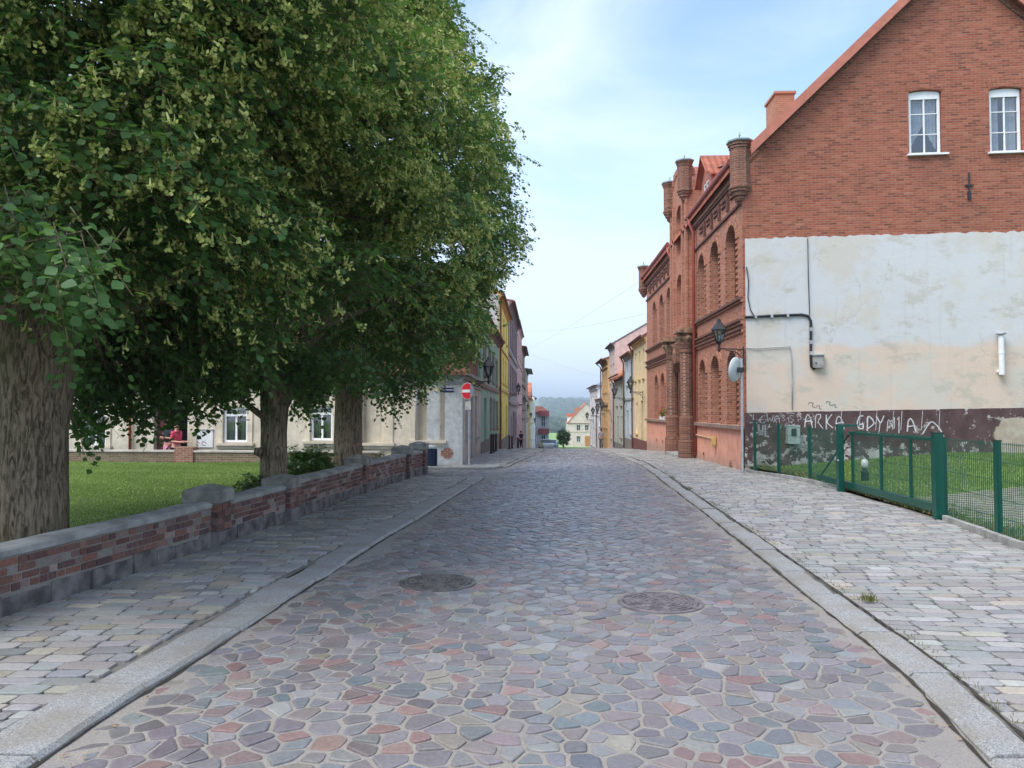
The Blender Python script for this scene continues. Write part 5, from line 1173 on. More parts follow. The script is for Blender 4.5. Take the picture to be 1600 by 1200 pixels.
# ================================================================== STREET HOUSES
def house(label, fr, u0, u1, ze, depth, cw, roof=None, rh=3, wins=(), doors=(), belts=(), corn=None, plinth=None, base=None, name='house', frame='white_frame', ridge='along', ov=.25, chim=(), sills=True, pipe=None, beltm=None, wd=.16, shut=None):
    zg = min(G(fr.p(u0, 0)[1]), G(fr.p(u1, 0)[1])) - .4 if base is None else base; c = fr.p((u0 + u1) / 2, 0, -depth / 2)
    t = thing(name, label, 'building', (c[0], c[1], zg + .4)); a = MB(); hl = [(*w_, 0) if len(w_) == 4 else w_ for w_ in wins] + [(*d_, 0) for d_ in doors]
    wall(a, fr, u0, u1, zg, ze, hl, wd)
    P = fr.p
    if ridge == 'along':
        for u in (u0, u1): a.poly([P(u, zg, 0), P(u, zg, -depth), P(u, ze, -depth), P(u, ze + rh, -depth / 2), P(u, ze, 0)])
    else:
        for u in (u0, u1): a.poly([P(u, zg, 0), P(u, zg, -depth), P(u, ze, -depth), P(u, ze, 0)])
        if ridge == 'gable': a.poly([P(u0, ze, 0), P(u1, ze, 0), P((u0 + u1) / 2, ze + rh, 0)]); a.poly([P(u0, ze, -depth), P(u1, ze, -depth), P((u0 + u1) / 2, ze + rh, -depth)])
    a.poly([P(u0, zg, -depth), P(u1, zg, -depth), P(u1, ze, -depth), P(u0, ze, -depth)]); a.build('wall', cw, t)
    r_ = MB(); th_ = .12; dn = lambda b: [(p[0], p[1], p[2] - th_) for p in b]
    if roof:
        if ridge == 'along':
            k = ov * rh / (depth / 2)
            b1 = [P(u0 - .02, ze - k + th_, ov), P(u1 + .02, ze - k + th_, ov), P(u1 + .02, ze + rh + th_, -depth / 2), P(u0 - .02, ze + rh + th_, -depth / 2)]; b2 = [P(u0 - .02, ze - k + th_, -depth - ov), P(u1 + .02, ze - k + th_, -depth - ov), P(u1 + .02, ze + rh + th_, -depth / 2 - .001), P(u0 - .02, ze + rh + th_, -depth / 2 - .001)]
            r_.prism(dn(b1), b1); r_.prism(dn(b2), b2)
        elif ridge == 'gable':
            um = (u0 + u1) / 2
            for s_, ue in ((-1, u0 - ov), (1, u1 + ov)):
                ze_ = ze - ov * rh / ((u1 - u0) / 2) + th_; b1 = [P(ue, ze_, .15), P(um + s_ * .001, ze + rh + th_, .15), P(um + s_ * .001, ze + rh + th_, -depth - .1), P(ue, ze_, -depth - .1)]; r_.prism(dn(b1), b1)
        elif ridge == 'hip':
            b1 = [P(u0 - ov, ze, ov), P(u1 + ov, ze, ov), P(u1 + ov, ze, -depth - ov), P(u0 - ov, ze, -depth - ov)]; i_ = min(depth, u1 - u0) * .32; tp = [P(u0 + i_, ze + rh, -i_), P(u1 - i_, ze + rh, -i_), P(u1 - i_, ze + rh, -depth + i_), P(u0 + i_, ze + rh, -depth + i_)]
            r_.prism(b1, tp)
        ro = r_.build('roof', roof, t)
        for cu, cd, cz in chim:
            q = MB(); q.fbox(fr, cu - .3, cu + .3, ze, ze + cz, -cd - .25, -cd + .25); q.fbox(fr, cu - .34, cu + .34, ze + cz, ze + cz + .1, -cd - .29, -cd + .29); q.build('chimney', M['brick_orange'], ro)
    for w_ in wins:
        h = (*w_, 0) if len(w_) == 4 else w_
        o = window(fr, (h[0] + .02, h[1] - .02, h[2] + .02, h[3] - .02, max(0, h[4] - .02)), t, -wd + .03, frame, 'glass_dark', 1, 1, .06)
        if sills: q = MB(); q.fbox(fr, h[0] - .08, h[1] + .08, h[2] - .07, h[2] - .005, 0, .09); q.build('sill', corn or M['concrete'], o)
    if shut:
        q = MB()
        for w_ in wins:
            for (a_, b_, c_, d_) in ((w_[0] - .11, w_[0] - .002, w_[2] - .05, w_[3] + .1), (w_[1] + .002, w_[1] + .11, w_[2] - .05, w_[3] + .1), (w_[0] - .001, w_[1] + .001, w_[3] + .002, w_[3] + .1)): q.fbox(fr, a_, b_, c_, d_, 0, .03)
        q.build('window_surround', shut, t)
    for d_ in doors:
        q = MB(); q.fbox(fr, d_[0], d_[1], d_[2] - .3, d_[3], -wd, -wd + .05); q.fbox(fr, (d_[0] + d_[1]) / 2 - .02, (d_[0] + d_[1]) / 2 + .02, d_[2], d_[3] - .3, -wd + .05, -wd + .07); q.fbox(fr, d_[0] + .02, d_[1] - .02, d_[3] - .35, d_[3] - .3, -wd + .05, -wd + .075); o = q.build('door', M['wood_door'], t)
        q = MB(); uc = (d_[0] + d_[1]) / 2 + .08; q.fbox(fr, uc, uc + .03, d_[2] + .9, d_[2] + 1.0, -wd + .05, -wd + .1); q.build('handle', M['galv'], o)
    q = MB()
    for z_, h_, w_ in belts: q.fbox(fr, u0, u1, z_, z_ + h_, 0, w_)
    if belts: q.build('string_course', beltm or corn or M['concrete'], t)
    q = MB()
    for k_, (dz, w_) in enumerate(((-.32, .05), (-.22, .1), (-.12, .17))): q.fbox(fr, u0, u1, ze + dz, ze + dz + .1, 0, w_)
    q.build('cornice', corn or cw, t)
    if plinth: q = MB(); q.fbox(fr, u0, u1, zg, plinth[0], 0, .04); q.build('plinth', plinth[1], t)
    q = MB(); q.tube([P(u0, ze - .03, ov + .04), P(u1, ze - .03, ov + .04)], .06, 6); q.build('gutter', M['dark_trim'], t)
    if pipe is not None: q = MB(); q.tube([P(pipe, ze - .1, ov), P(pipe, ze - .4, .1), P(pipe, zg + .5, .1)], .05, 6); q.build('downpipe', M['dark_trim'], t)
    return t
PM = lambda n_, c, **k: plaster(n_, c, **k)
mint = PM('mint_plaster', (.27, .42, .34), dirt=(.2, .27, .22), amt=.3); yel = PM('yellow_plaster', (.72, .60, .16), dirt=(.4, .3, .1), amt=.3); mauve = PM('mauve_plaster', (.34, .29, .30), amt=.5); pink = PM('pink_plaster', (.60, .36, .33), dirt=(.3, .2, .18), amt=.4)
brn = PM('brown_plaster', (.34, .21, .17), amt=.5); crm = PM('yellow_cream_plaster', (.72, .56, .33), dirt=(.4, .3, .18), amt=.2); pblue = PM('pale_blue_plaster', (.50, .57, .62), amt=.3); ggrn = PM('grey_green_plaster', (.45, .47, .42), amt=.4); ppink = PM('pale_pink_plaster', (.62, .5, .45), amt=.3)
och = PM('ochre_plaster', (.65, .42, .2), amt=.35); wht = PM('white_plaster', (.85, .86, .85), amt=.15, streak=.15); end = PM('beige_plaster', (.66, .56, .47), amt=.25); stonep = PM('plinth_grey', (.2, .19, .18), amt=.6); greyw = PM('bare_side_wall', (.5, .49, .46), amt=.6)
maroon = plain('maroon_plinth', (.16, .06, .055), .8, .2); dtrim = plain('mauve_trim', (.22, .14, .14), .8, .2)
house('mint green two storey house between the grey corner house and the yellow house', FL, 29.4, 41.8, 5.3, 9, mint, M['tile_old'], 2.4, [(30.8, 31.9, 3.0, 4.3), (33.8, 34.9, 2.95, 4.25), (36.4, 37.5, 2.9, 4.2), (39, 40.1, 2.85, 4.15), (34.8, 35.9, .75, 2.1), (37.2, 38.3, .7, 2.05), (39.6, 40.5, .65, 2.0)], [(31.2, 32.5, -.1, 2.1)], [(2.5, .15, .08)], dtrim, (.35, stonep), frame='white_frame', pipe=41.6, shut=dtrim)
house('yellow three storey house on the left between mint green and grey mauve houses', FL, 41.8, 53.8, 8.0, 9, yel, M['tile_red'], 1.2, [(43.4, 44.6, 5.9, 7.3), (47, 48.2, 5.9, 7.3), (50.6, 51.8, 5.9, 7.3), (43.4, 44.6, 3.2, 4.8), (46.2, 47.4, 3.2, 4.8), (49, 50.2, 3.2, 4.8), (51.6, 52.6, 3.2, 4.8), (44, 45.6, .2, 2.1)], [(50.4, 51.9, -.8, 1.9)], [(2.7, .14, .08), (5.1, .12, .08)], PM('ochre_trim', (.55, .36, .12)), (-.1, stonep), pipe=42.0)
a = MB(); a.poly([(-2.34, 41.78, 5), (-9, 41.78, 5), (-9, 41.78, 8.2), (-6.8, 41.78, 9.1), (-2.34, 41.78, 7.95)])
a.build('bare_gable', greyw, bpy.data.objects['house.001'])
def rows(u0, n, step, w_, z0, z1, drop=.0): return [(u0 + i * step, u0 + i * step + w_, z0 - drop * i, z1 - drop * i) for i in range(n)]
FL2 = FL.off(.06)
house('tall grey mauve house with ornate parapet left of the street beyond the yellow one', FL2, 53.8, 72, 9.3, 10, mauve, M['tile_old'], .8, rows(55.5, 5, 3.3, 1.5, 6.2, 8.3) + rows(55.5, 5, 3.3, 1.5, 2.9, 4.9) + rows(61, 2, 4, 1.8, -1.0, 1.4), [(57, 58.6, -1.8, 1.2), (69.2, 70.6, -2.2, .9)], [(5.5, .2, .1), (2.0, .2, .12), (8.6, .1, .06)], plain('mauve_cornice', (.25, .2, .2), .8, .3), None, shut=dtrim, ov=.35)
house('tall pink house left of the street beyond the grey mauve house', FL2, 72, 89, 10.1, 10, pink, M['tile_old'], .7, rows(73.5, 4, 4, 1.6, 6.8, 8.8) + rows(73.5, 4, 4, 1.6, 3.4, 5.4) + rows(77, 3, 4, 1.5, -.8, 1.2), [(74, 75.5, -2.8, .2)], [(6.0, .2, .1), (2.2, .2, .1)], pink, ov=.2)
house('brown brick fronted house with dark cornice left of the street beyond the pink house', FL2, 89, 104, 9.0, 10, brn, M['tile_old'], .7, rows(90.5, 4, 3.6, 1.6, 5.4, 7.4) + rows(90.5, 4, 3.6, 1.6, 1.6, 3.6), [], [(4.4, .2, .15), (.4, .2, .1)], M['dark_trim'], ov=.5)
FL3 = Fr((-2.1, 0), (0, 1), (1, 0))
house('narrow beige house with dark overhanging cornice farther down the left side', FL3, 104, 119, 7.2, 10, PM('beige_grey', (.45, .38, .33)), M['slate_y'], .6, rows(105.5, 4, 3.6, 1.6, 3.6, 5.6) + rows(105.5, 4, 3.6, 1.6, 0, 2), [], [(2.8, .2, .1)], M['dark_trim'], ov=.7)
FL4 = Fr((-1.75, 0), (0, 1), (1, 0))
house('cream house with bright orange roof far down the left side', FL4, 119, 132, 3.4, 9, crm, M['tile_orange'], 2.6, rows(120.5, 3, 4, 1.7, .2, 2) + rows(120.5, 3, 4, 1.7, -3.2, -1.4), [], [], och, ridge='gable')
FL5 = Fr((-1.2, 0), (0, 1), (1, 0))
house('white house just before the maroon balconied house on the left', FL5, 132, 148, 3.8, 9, wht, M['tile_old'], 1.6, rows(133.5, 4, 3.6, 1.6, .2, 2) + rows(133.5, 4, 3.6, 1.6, -3.6, -1.8), [], [], M['concrete'])
# balconied house closing the left side
FBk = Fr((-2.6, 150), (1, 0), (0, -1))
t = house('grey house with maroon balconies and roof storey closing the left side of the street', FBk, 0, 4.0, 1.2, 8, PM('grey_blue_plaster', (.38, .38, .42)), M['tile_old'], 1.2, [(.9, 1.6, -1.6, .5), (2.5, 3.4, -1.6, .5), (2.5, 3.4, -5.0, -3.2), (.9, 1.6, -5, -3.2)], [], [], M['dark_trim'], ridge='hip', base=-7.5)
mar = plain('maroon_balcony', (.2, .05, .06), .7, .2)
for z_ in (-2.9, .55):
    a = MB(); a.fbox(FBk, 1.9, 4.1, z_ - .1, z_, 0, .9); a.fbox(FBk, 1.9, 4.1, z_, z_ + .95, .82, .9); a.fbox(FBk, 4.02, 4.1, z_, z_ + .95, 0, .82); a.build('balcony', mar, t)
# ---- right side
t = house('yellow cream two storey house with maroon plinth next to the brick house', FR, 38.45, 43.9, 5.35, 9, crm, M['tile_old'], 2.6, [(39.2, 39.8, 3.25, 4.75), (40.8, 41.4, 3.25, 4.75), (42.5, 43.1, 3.25, 4.75), (42.0, 42.8, .35, 2.0)], [(39.8, 40.7, -.4, 2.1)], [], och, (.05, maroon), pipe=43.8)
house('narrow pale blue house between the yellow cream and the orange roofed house', FR, 43.9, 48.5, 4.95, 9, pblue, M['tile_red'], 2.2, [(44.6, 45.3, 3.1, 4.4), (46.6, 47.3, 3.1, 4.4), (44.8, 45.5, .2, 1.7)], [(46.4, 47.3, -.7, 1.6)], [(2.2, .12, .06)], M['concrete'], (-.1, stonep), pipe=48.3)
house('low grey green house with steep orange tiled roof on the right', FR.off(.05), 48.5, 54.8, 3.9, 8, ggrn, M['tile_orange'], 3.2, [(49.6, 50.4, 1.9, 3.2), (52.4, 53.2, 1.9, 3.2), (49.6, 50.4, -.2, 1.2)], [(51.8, 52.8, -1.1, 1.2)], [], dtrim, (-.6, stonep), ov=.35, pipe=54.6)
house('tall pale pink house with dark slate gable roof on the right', FR, 54.8, 59.4, 6.4, 9, ppink, M['slate'], 2.6, [(55.6, 56.5, 3.6, 5.0), (57.5, 58.4, 3.6, 5.0), (55.6, 56.5, .8, 2.1), (57.5, 58.4, -.5, .9)], [], [], M['concrete'], ridge='along')
FR2 = FR.off(.12)
house('ornate ochre house with projecting cornices before the white house', FR2, 59.4, 65.4, 5.6, 9, och, M['tile_old'], 1.4, [(60.2, 61.1, 3, 4.5), (62.6, 63.5, 3, 4.5), (60.2, 61.1, .2, 1.7), (62.6, 63.5, .2, 1.7)], [], [(2.0, .2, .15), (4.9, .15, .12)], PM('dark_ochre', (.4, .24, .1)), ov=.45, pipe=65.2)
house('lower white house with grey mansard roof just beyond the ochre house', FR.off(-.05), 65.4, 73, 2.6, 9, wht, M['slate_y'], 1.5, [(67, 68, .2, 1.6), (70, 71, .2, 1.6)], [], [(2.2, .1, .1)], wht, ridge='hip', ov=.2, pipe=72.8)
house('taller white corner house with grey roof and chimneys on the right', FR.off(-.1), 73, 85, 4.0, 10, wht, M['slate_y'], 1.6, rows(74.5, 3, 3.6, 1.4, 1.2, 3) + rows(74.5, 3, 3.6, 1.4, -2, -.2), [], [(3.6, .12, .12)], wht, ridge='hip', ov=.3, chim=[(75, 2, 2.2), (82, 2, 2.2)])
# end house (seen frontally)
YE = 215; e0 = pY(887, 697, YE); e1 = pY(930, 697, YE); FE_ = Fr((e0.x, YE), (1, 0), (0, -1)); pe = lambda x, y: FE_.px(x, y)
def ew(x0, y0, x1, y1): a, b = pe(x0, y0), pe(x1, y1); return (a[0], b[0], b[1], a[1])
eaveu = pe(887, 661); t = house('beige gabled house closing the view at the end of the street', FE_, 0, 2 * pe(916, 650)[0], eaveu[1], 14, end, M['tile_red'], (pe(916, 630)[1] - eaveu[1]), [ew(901, 664, 907, 672.5), ew(914, 664, 920, 672.5), ew(901, 681.5, 907, 690.5), ew(913.5, 649, 920, 657)], [], [(pe(887, 675)[1], .25, .1)], end, base=-10, ridge='gable', ov=.15, wd=.3)
d = ew(914, 681.5, 922, 697); a = MB(); a.fbox(FE_, *d[:2], d[2], d[3], 0, .08); a.build('garage_door', M['orange_door'], t)
q = pe(904, 640); a = MB(); a.fbox(FE_, q[0] - 1, q[0] + .8, q[1] - 3, q[1] + .6, -3.4, -2); a.build('chimney', M['brick_orange'], t)
a = MB(); q = pe(894, 652); a.fbox(FE_, q[0] - 1.2, q[0] + 1, q[1] - 3, q[1] + .2, -6, -3); a.build('dormer', wht, t); a = MB(); a.fbox(FE_, q[0] - 1.5, q[0] + 1.3, q[1] + .2, q[1] + 1.0, -6.2, -2.8); a.build('dormer_roof', M['tile_orange'], t)

# ================================================================== STREET LAMPS
def lamp_proto(label):
    t = thing('street_lamp', label, 'street lamp', (0, 0, 0), 'wrought iron lanterns on wall brackets')
    # local: wall at x=0, lantern reaches -x
    a = MB(); a.tube([(0, 0, 0), (-.55, 0, .02), (-.66, 0, .04)], .018, 6); a.tube([(0, 0, -.34), (-.06, 0, -.2), (-.2, 0, -.06), (-.45, 0, -.02)], .014, 6)
    a.tube([(-.28 + .08 * math.cos(k * .6) * (1 - k * .05), 0, -.08 - .07 * math.sin(k * .6) * (1 - k * .05)) for k in range(11)], .01, 5); a.tube([(-.1 + .05 * math.cos(k * .7), 0, -.07 - .05 * math.sin(k * .7)) for k in range(9)], .009, 5); a.box(-.015, 0.01, -.035, .035, -.4, .08)
    a.build('bracket', M['black_iron'], t, local=True)
    a = MB(); a.lathe((-.62, 0, 0), [(.02, -.06), (.035, -.03), (.05, 0), (.035, .03), (.03, .12), (.05, .15), (.085, .2), (.09, .22)], 6); 
    for k in range(6):
        q = k * math.pi / 3; a.tube([(-.62 + .088 * math.cos(q), .088 * math.sin(q), .21), (-.62 + .165 * math.cos(q), .165 * math.sin(q), .5)], .010, 4)
    a.build('lantern_frame', M['black_iron'], t, local=True)
    a = MB(); a.lathe((-.62, 0, 0), [(.2, .49), (.205, .51), (.19, .53), (.1, .66), (.055, .72), (.06, .74), (.04, .76), (.04, .79), (.012, .8)], 6); a.build('lantern_roof', M['black_iron'], t, local=True)
    a = MB(); a.lathe((-.62, 0, 0), [(.075, .22), (.15, .49)], 6); a.build('lantern_glass', M['lamp_clear'], t, local=True)
    a = MB(); a.lathe((-.62, 0, 0), [(.03, .22), (.035, .3), (.02, .36)], 8); a.build('bulb', M['lamp_glass'], t, local=True)
    return t
M['lamp_clear'] = glassm('lantern_glass', .18)
def dup(o, loc, rz, label):
    c = o.copy(); COL.objects.link(c); c.location = loc; c.rotation_euler.z = rz; c['label'] = label
    for ch in o.children: k = ch.copy(); COL.objects.link(k); k.parent = c
    return c
L0 = lamp_proto('black wrought iron lantern at the near corner of the brick house')
L0.location = (5.2, 19.95, pY(1157, 546, 19.95).z); L0.rotation_euler.z = R(0)
def lz(py_, y): return EYE - (py_ - 641) / 1200 * y
for y, py_, lb in ((39, 613, 'black iron lantern on the yellow cream house right of the street'), (47.5, 622, 'black iron lantern on the pale blue house right of the street'), (57.5, 641, 'black iron lantern on the tall pale pink house'), (62, 646, 'black iron lantern on the ochre house'), (67.5, 650, 'black iron lantern on the lower white house'), (76, 656, 'farthest black iron lantern on the taller white corner house')):
    dup(L0, (5.12, y, lz(py_, y)), 0, lb)
for x, y, py_, lb in ((-2.3, 24.3, 597, 'black iron lantern above the no entry sign on the grey corner house'), (-2.25, 54.5, 616, 'black iron lantern where the yellow and grey mauve houses meet'), (-2.22, 72.5, 632, 'black iron lantern where the grey mauve and pink houses meet'), (-2.2, 90, 641, 'black iron lantern on the brown brick fronted house'), (-2.05, 106, 653, 'black iron lantern on the narrow beige house'), (-1.7, 121, 661, 'black iron lantern on the cream house with the orange roof')):
    dup(L0, (x, y, lz(py_, y)), math.pi, lb)
# overhead wires
for (pa, xa, pb, xb, sag, lb) in (((820, 517), -2.2, (1009, 490), 5.1, .35, 'lower overhead wire crossing from the pink house to the brick house'), ((826, 545), -2.1, (1003, 438), 5.1, .2, 'overhead wire climbing from the left houses to the far turret of the brick house'), ((822, 550), -2.1, (938, 588), 5.1, .25, 'overhead wire crossing to the ochre house'), ((846, 633), -1.1, (925, 645), 5.3, .5, 'farthest overhead wire crossing low between the distant houses')):
    d1, d2 = ray(*pa), ray(*pb); A = Vector((0, 0, EYE)) + d1 * (xa / d1.x); B = Vector((0, 0, EYE)) + d2 * (xb / d2.x)
    wire('overhead_wire', [A.lerp(B, k / 14) - Vector((0, 0, sag * 4 * (k / 14) * (1 - k / 14))) for k in range(15)], .007, M['galv'], label=lb, cat='wire')
# bollards by the left houses
pr = None
for i, (y, x) in enumerate(((29.9, -1.95), (31.2, -1.95), (33.0, -1.95), (43.2, -1.8), (47, -1.8), (55.0, -1.7), (57.5, -1.7))):
    lb = 'short dark post at the foot of the ' + ['mint green house, nearest to the grey corner', 'mint green house, second from the grey corner', 'mint green house, third from the grey corner', 'yellow house, at its near end', 'yellow house, by its middle', 'grey mauve house, at its near end', 'grey mauve house, farther along'][i]
    if pr is None:
        pr = thing('bollard', lb, 'bollard', (x, y, G(y) + .03), 'dark posts along the left houses'); a = MB(); a.lathe((0, 0, 0), [(.07, 0), (.07, .06), (.045, .08), (.045, .62), (.06, .64), (.06, .68)], 10); a.build('shaft', M['black_iron'], pr, local=True); a = MB(); a.lathe((0, 0, .68), [(.04, 0), (.055, .04), (.03, .09), (.005, .1)], 10); a.build('knob', M['black_iron'], pr, local=True)
    else: dup(pr, (x, y, G(y) + .03), 0, lb)

# ================================================================== PEOPLE
def skin_obj(name, joints, edges, m, parent, sub=2):
    me = bpy.data.meshes.new(name); me.from_pydata([j[:3] for j in joints], edges, []); o = bpy.data.objects.new(name, me); COL.objects.link(o); o.parent = parent
    md = o.modifiers.new('skin', 'SKIN'); md.use_smooth_shade = True
    if not me.skin_vertices: pass
    sv = me.skin_vertices[0].data
    for i, j in enumerate(joints): sv[i].radius = (j[3], j[4] if len(j) > 4 else j[3]); sv[i].use_root = (i == 0)
    s2 = o.modifiers.new('sub', 'SUBSURF'); s2.levels = sub; s2.render_levels = sub; me.materials.append(m); return o
def person(label, loc, rz, s, shirt, bottom, bare_legs, arm, hairm, walk=.0, sleeves=True, skirt=False):
    t = thing('person', label, 'person', loc, rz=rz); J = []; E = []
    def a(x, y, z, r, r2=None): J.append((x * s, y * s, z * s, r * s, (r2 or r) * s)); return len(J) - 1
    pel = a(0, 0, .95, .13, .1); ch = a(0, 0, 1.28, .15, .1); nk = a(0, 0, 1.47, .055); E += [(pel, ch), (ch, nk)]
    hd = a(0, -.01, 1.58, .08, .095); ht = a(0, 0, 1.68, .075, .09); E += [(nk, hd), (hd, ht)]
    jl = []
    for sd in (-1, 1):
        w_ = walk * sd; hp = a(.09 * sd, 0, .88, .09); kn = a(.1 * sd, -w_ * .6, .5, .06); an_ = a(.1 * sd, w_ * .5 if w_ < 0 else -w_, .09, .038); ft = a(.11 * sd, (w_ * .5 if w_ < 0 else -w_) - .16, .03, .035); E += [(pel, hp), (hp, kn), (kn, an_), (an_, ft)]
        sh = a(.17 * sd, 0, 1.4, .055); el, hn = arm(sd); e_ = a(*el, .04); h_ = a(*hn, .03); E += [(ch, sh), (sh, e_), (e_, h_)]
        d = Vector(hn) - Vector(el); d.normalize(); sidev = d.cross(Vector((1, 0, 0))).normalized(); pal = a(*(Vector(hn) + d * .06), .026); E.append((h_, pal))
        for k in range(4): f1 = a(*(Vector(hn) + d * (.13 - abs(k - 1.5) * .01) + sidev * (k - 1.5) * .02 + Vector((0, -.01, 0))), .008); E.append((pal, f1))
        th_ = a(*(Vector(hn) + d * .07 + sidev * .045), .009); E.append((h_, th_)); jl.append((sh, e_, h_))
    body = skin_obj('body', J, E, M['skin'], t)
    # shirt
    K = [(*J[pel][:3], .135 * s, .115 * s), (*J[ch][:3], .165 * s, .12 * s), (0, 0, 1.43 * s, .1 * s, .08 * s)]; EE = [(0, 1), (1, 2)]
    for sh, e_, h_ in jl:
        i0 = len(K); K.append((*J[sh][:3], .07 * s)); q = Vector(J[sh][:3]).lerp(Vector(J[e_][:3]), .75 if sleeves else .2); K.append((*q, .058 * s)); EE += [(1, i0), (i0, i0 + 1)]
    skin_obj('shirt', K, EE, shirt, t)
    zl_ = .55 if bare_legs else .12; K = [(0, 0, .97 * s, .15 * s, .12 * s)]; EE = []
    lj = [i for i, j in enumerate(J) if abs(j[2] - .88 * s) < 1e-6]
    for hp in lj:
        i0 = len(K); K.append((*J[hp][:3], .105 * s)); kn = Vector(J[hp + 1][:3]); 
        if bare_legs: q = Vector(J[hp][:3]).lerp(kn, .7); K.append((*q, .085 * s)); EE += [(0, i0), (i0, i0 + 1)]
        else: K.append((*kn, .075 * s)); K.append((*J[hp + 2][:3], .055 * s)); EE += [(0, i0), (i0, i0 + 1), (i0 + 1, i0 + 2)]
    skin_obj('shorts' if bare_legs else 'trousers', K, EE, bottom, t)
    a_ = MB(); a_.blob((0, .02 * s, 1.67 * s), (.095 * s, .115 * s, .1 * s), 12, 8, .04, 1); a_.build('hair', hairm, t, True, True)
    a_ = MB(); a_.blob((0, -.105 * s, 1.6 * s), (.014 * s, .022 * s, .025 * s), 6, 4, 0); a_.build('nose', M['skin'], t, True, True)
    a_ = MB()
    for sd in (-1, 1): a_.blob((.033 * sd * s, -.09 * s, 1.635 * s), (.014 * s, .01 * s, .009 * s), 6, 4, 0)
    a_.build('eyes', M['hair'], t, True, True)
    a_ = MB(); a_.blob((0, -.092 * s, 1.555 * s), (.026 * s, .008 * s, .007 * s), 6, 4, 0); a_.build('mouth', plain('lips', (.4, .13, .12)), t, True, True)
    return t
dn = lambda sd: ((.22 * sd, .03, 1.14), (.23 * sd, -.05, .9))
fold = lambda sd: ((.24 * sd, .0, 1.13), (.02 * sd, -.2, 1.17)); hold = lambda sd: ((.2 * sd, .02, 1.12), (.12 * sd, -.26, 1.1))
pk = plain('pink_shirt', (.65, .07, .14), .8, .15); dk_ = plain('dark_shirt', (.02, .022, .03), .8, .2); lp = plain('light_pink_shorts', (.72, .3, .42), .8, .1); nv = plain('navy_trousers', (.02, .02, .03), .8, .2); gry = plain('grey_shirt', (.33, .32, .33), .8, .15); gr3 = plain('grey_trousers', (.2, .19, .2), .8, .2)
def foot(px_, py_, y): v = pY(px_, py_, y); return v
p1 = pY(264, 656, 22.7); p2 = pY(276, 660, 22.4)
person('person in dark top and light pink shorts with folded arms in the doorway', (p1.x, p1.y, p1.z - 1.62), R(-20), .93, dk_, lp, True, fold, M['hair'], sleeves=False)
person('person in a bright pink shirt and dark trousers standing in front of the doorway', (p2.x, p2.y, p2.z - 1.6), R(75), .93, pk, nv, False, hold, M['hair'])
person('person in grey clothes walking away along the right pavement by the white house', (4.75, 61.5, G(61.5) + .02), R(180), .92, gry, gr3, False, dn, M['hair'], walk=.14)
person('small dark figure sitting height by the grey mauve house on the left pavement', (-1.6, 60.5, G(60.5) + .02), R(160), .8, dk_, nv, False, dn, M['hair'], walk=.1)['label'] = 'person in dark clothes walking by the grey mauve house on the left pavement'
# ================================================================== CARS
def car(label, loc, rz, c, blue=False):
    t = thing('parked_car', label, 'car', loc, 'cars parked at the far end of the street', rz); pm = plain('car_paint', c, .25, .05, bm=0, spec=.6, metal=.2)
    a = MB(); prof = [(-2.1, .35), (-2.12, .7), (-1.9, .92), (-1.2, .98), (-.6, 1.42), (.9, 1.45), (1.7, 1.0), (2.05, .92), (2.12, .6), (2.05, .3)]; f = Fr((0, 0), (0, 1), (1, 0))
    low = [(-2.1, .25), (-2.12, .6), (-2.05, .85), (-1.1, .97), (1.75, .97), (2.08, .85), (2.12, .5), (2.08, .25)]; a.fprism(f, low, -.85, .85); a.build('body', pm, t, local=True)
    a = MB(); b0 = [(-.78, -1.15, .97), (.78, -1.15, .97), (.78, 1.75, .97), (-.78, 1.75, .97)]; b1 = [(-.62, -.45, 1.45), (.62, -.45, 1.45), (.62, 1.1, 1.45), (-.62, 1.1, 1.45)]; a.prism(b0, b1); a.build('windows', M['glass_dark'], t, local=True)
    a = MB(); a.box(-.63, .63, -.45, 1.1, 1.451, 1.49); a.build('roof', pm, t, local=True)
    for x in (-.8, .8):
        for y in (-1.35, 1.35):
            a = MB(); a.tube([(x - .1, y, .31), (x + .1, y, .31)], .31, 16); o = a.build('wheel', M['black_iron'], t, local=True); a = MB(); a.tube([(x - .11, y, .31), (x + .11, y, .31)], .18, 12); a.build('rim', M['galv'], o, local=True)
    for x in (-.62, .62): a = MB(); a.box(x - .17, x + .17, -2.14, -2.05, .62, .78); a.build('headlight', M['lamp_glass'], t, local=True)
    return t
def cr_(px_, y, off=0): v = pY(px_, 690, y); return (v.x, y, G(y) + off)
car('silver car parked nearest the crest on the left side', cr_(853, 122), R(12), (.45, .48, .5))
car('dark car parked behind the silver car by the balconied house', cr_(852.5, 134), R(0), (.03, .035, .05))
car('blue car parked beside the small round tree', cr_(863.5, 140), R(-8), (.05, .12, .28))
# ================================================================== TREES
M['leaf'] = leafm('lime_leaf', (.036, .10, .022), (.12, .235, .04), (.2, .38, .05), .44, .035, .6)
M['blossom'] = leafm('lime_blossom', (.36, .42, .10), (.62, .60, .20), (.55, .6, .15), .3, .04)
m, t, b = base_mat('bark', .95, .1)
n1 = noise(t, 1, 8, .65, stretch=(26, 26, 5), dist=1.2); n2 = noise(t, 1.3, 5)
col = mixc(t, rng(t, n1, .35, .62), (.085, .064, .044), (.34, .265, .185)); col = mixc(t, mth(t, 'MULTIPLY', rng(t, n2, .5, .72), .55), col, (.09, .095, .035))
t.links.new(col, b.inputs['Base Color']); bump(t, b, n1, 1., .05); M['bark'] = m
def normz(a): return a / np.maximum(1e-9, np.linalg.norm(a, axis=-1, keepdims=True))
_C = np.array([0, 0, EYE]); _F = np.array(_f); _R = np.array(_r); _U = np.array(_u)
def proj(P):
    v = P - _C; w_ = v @ _F; w_ = np.where(w_ < .2, .2, w_); return 800 + FPX * (v @ _R) / w_, 600 - FPX * (v @ _U) / w_
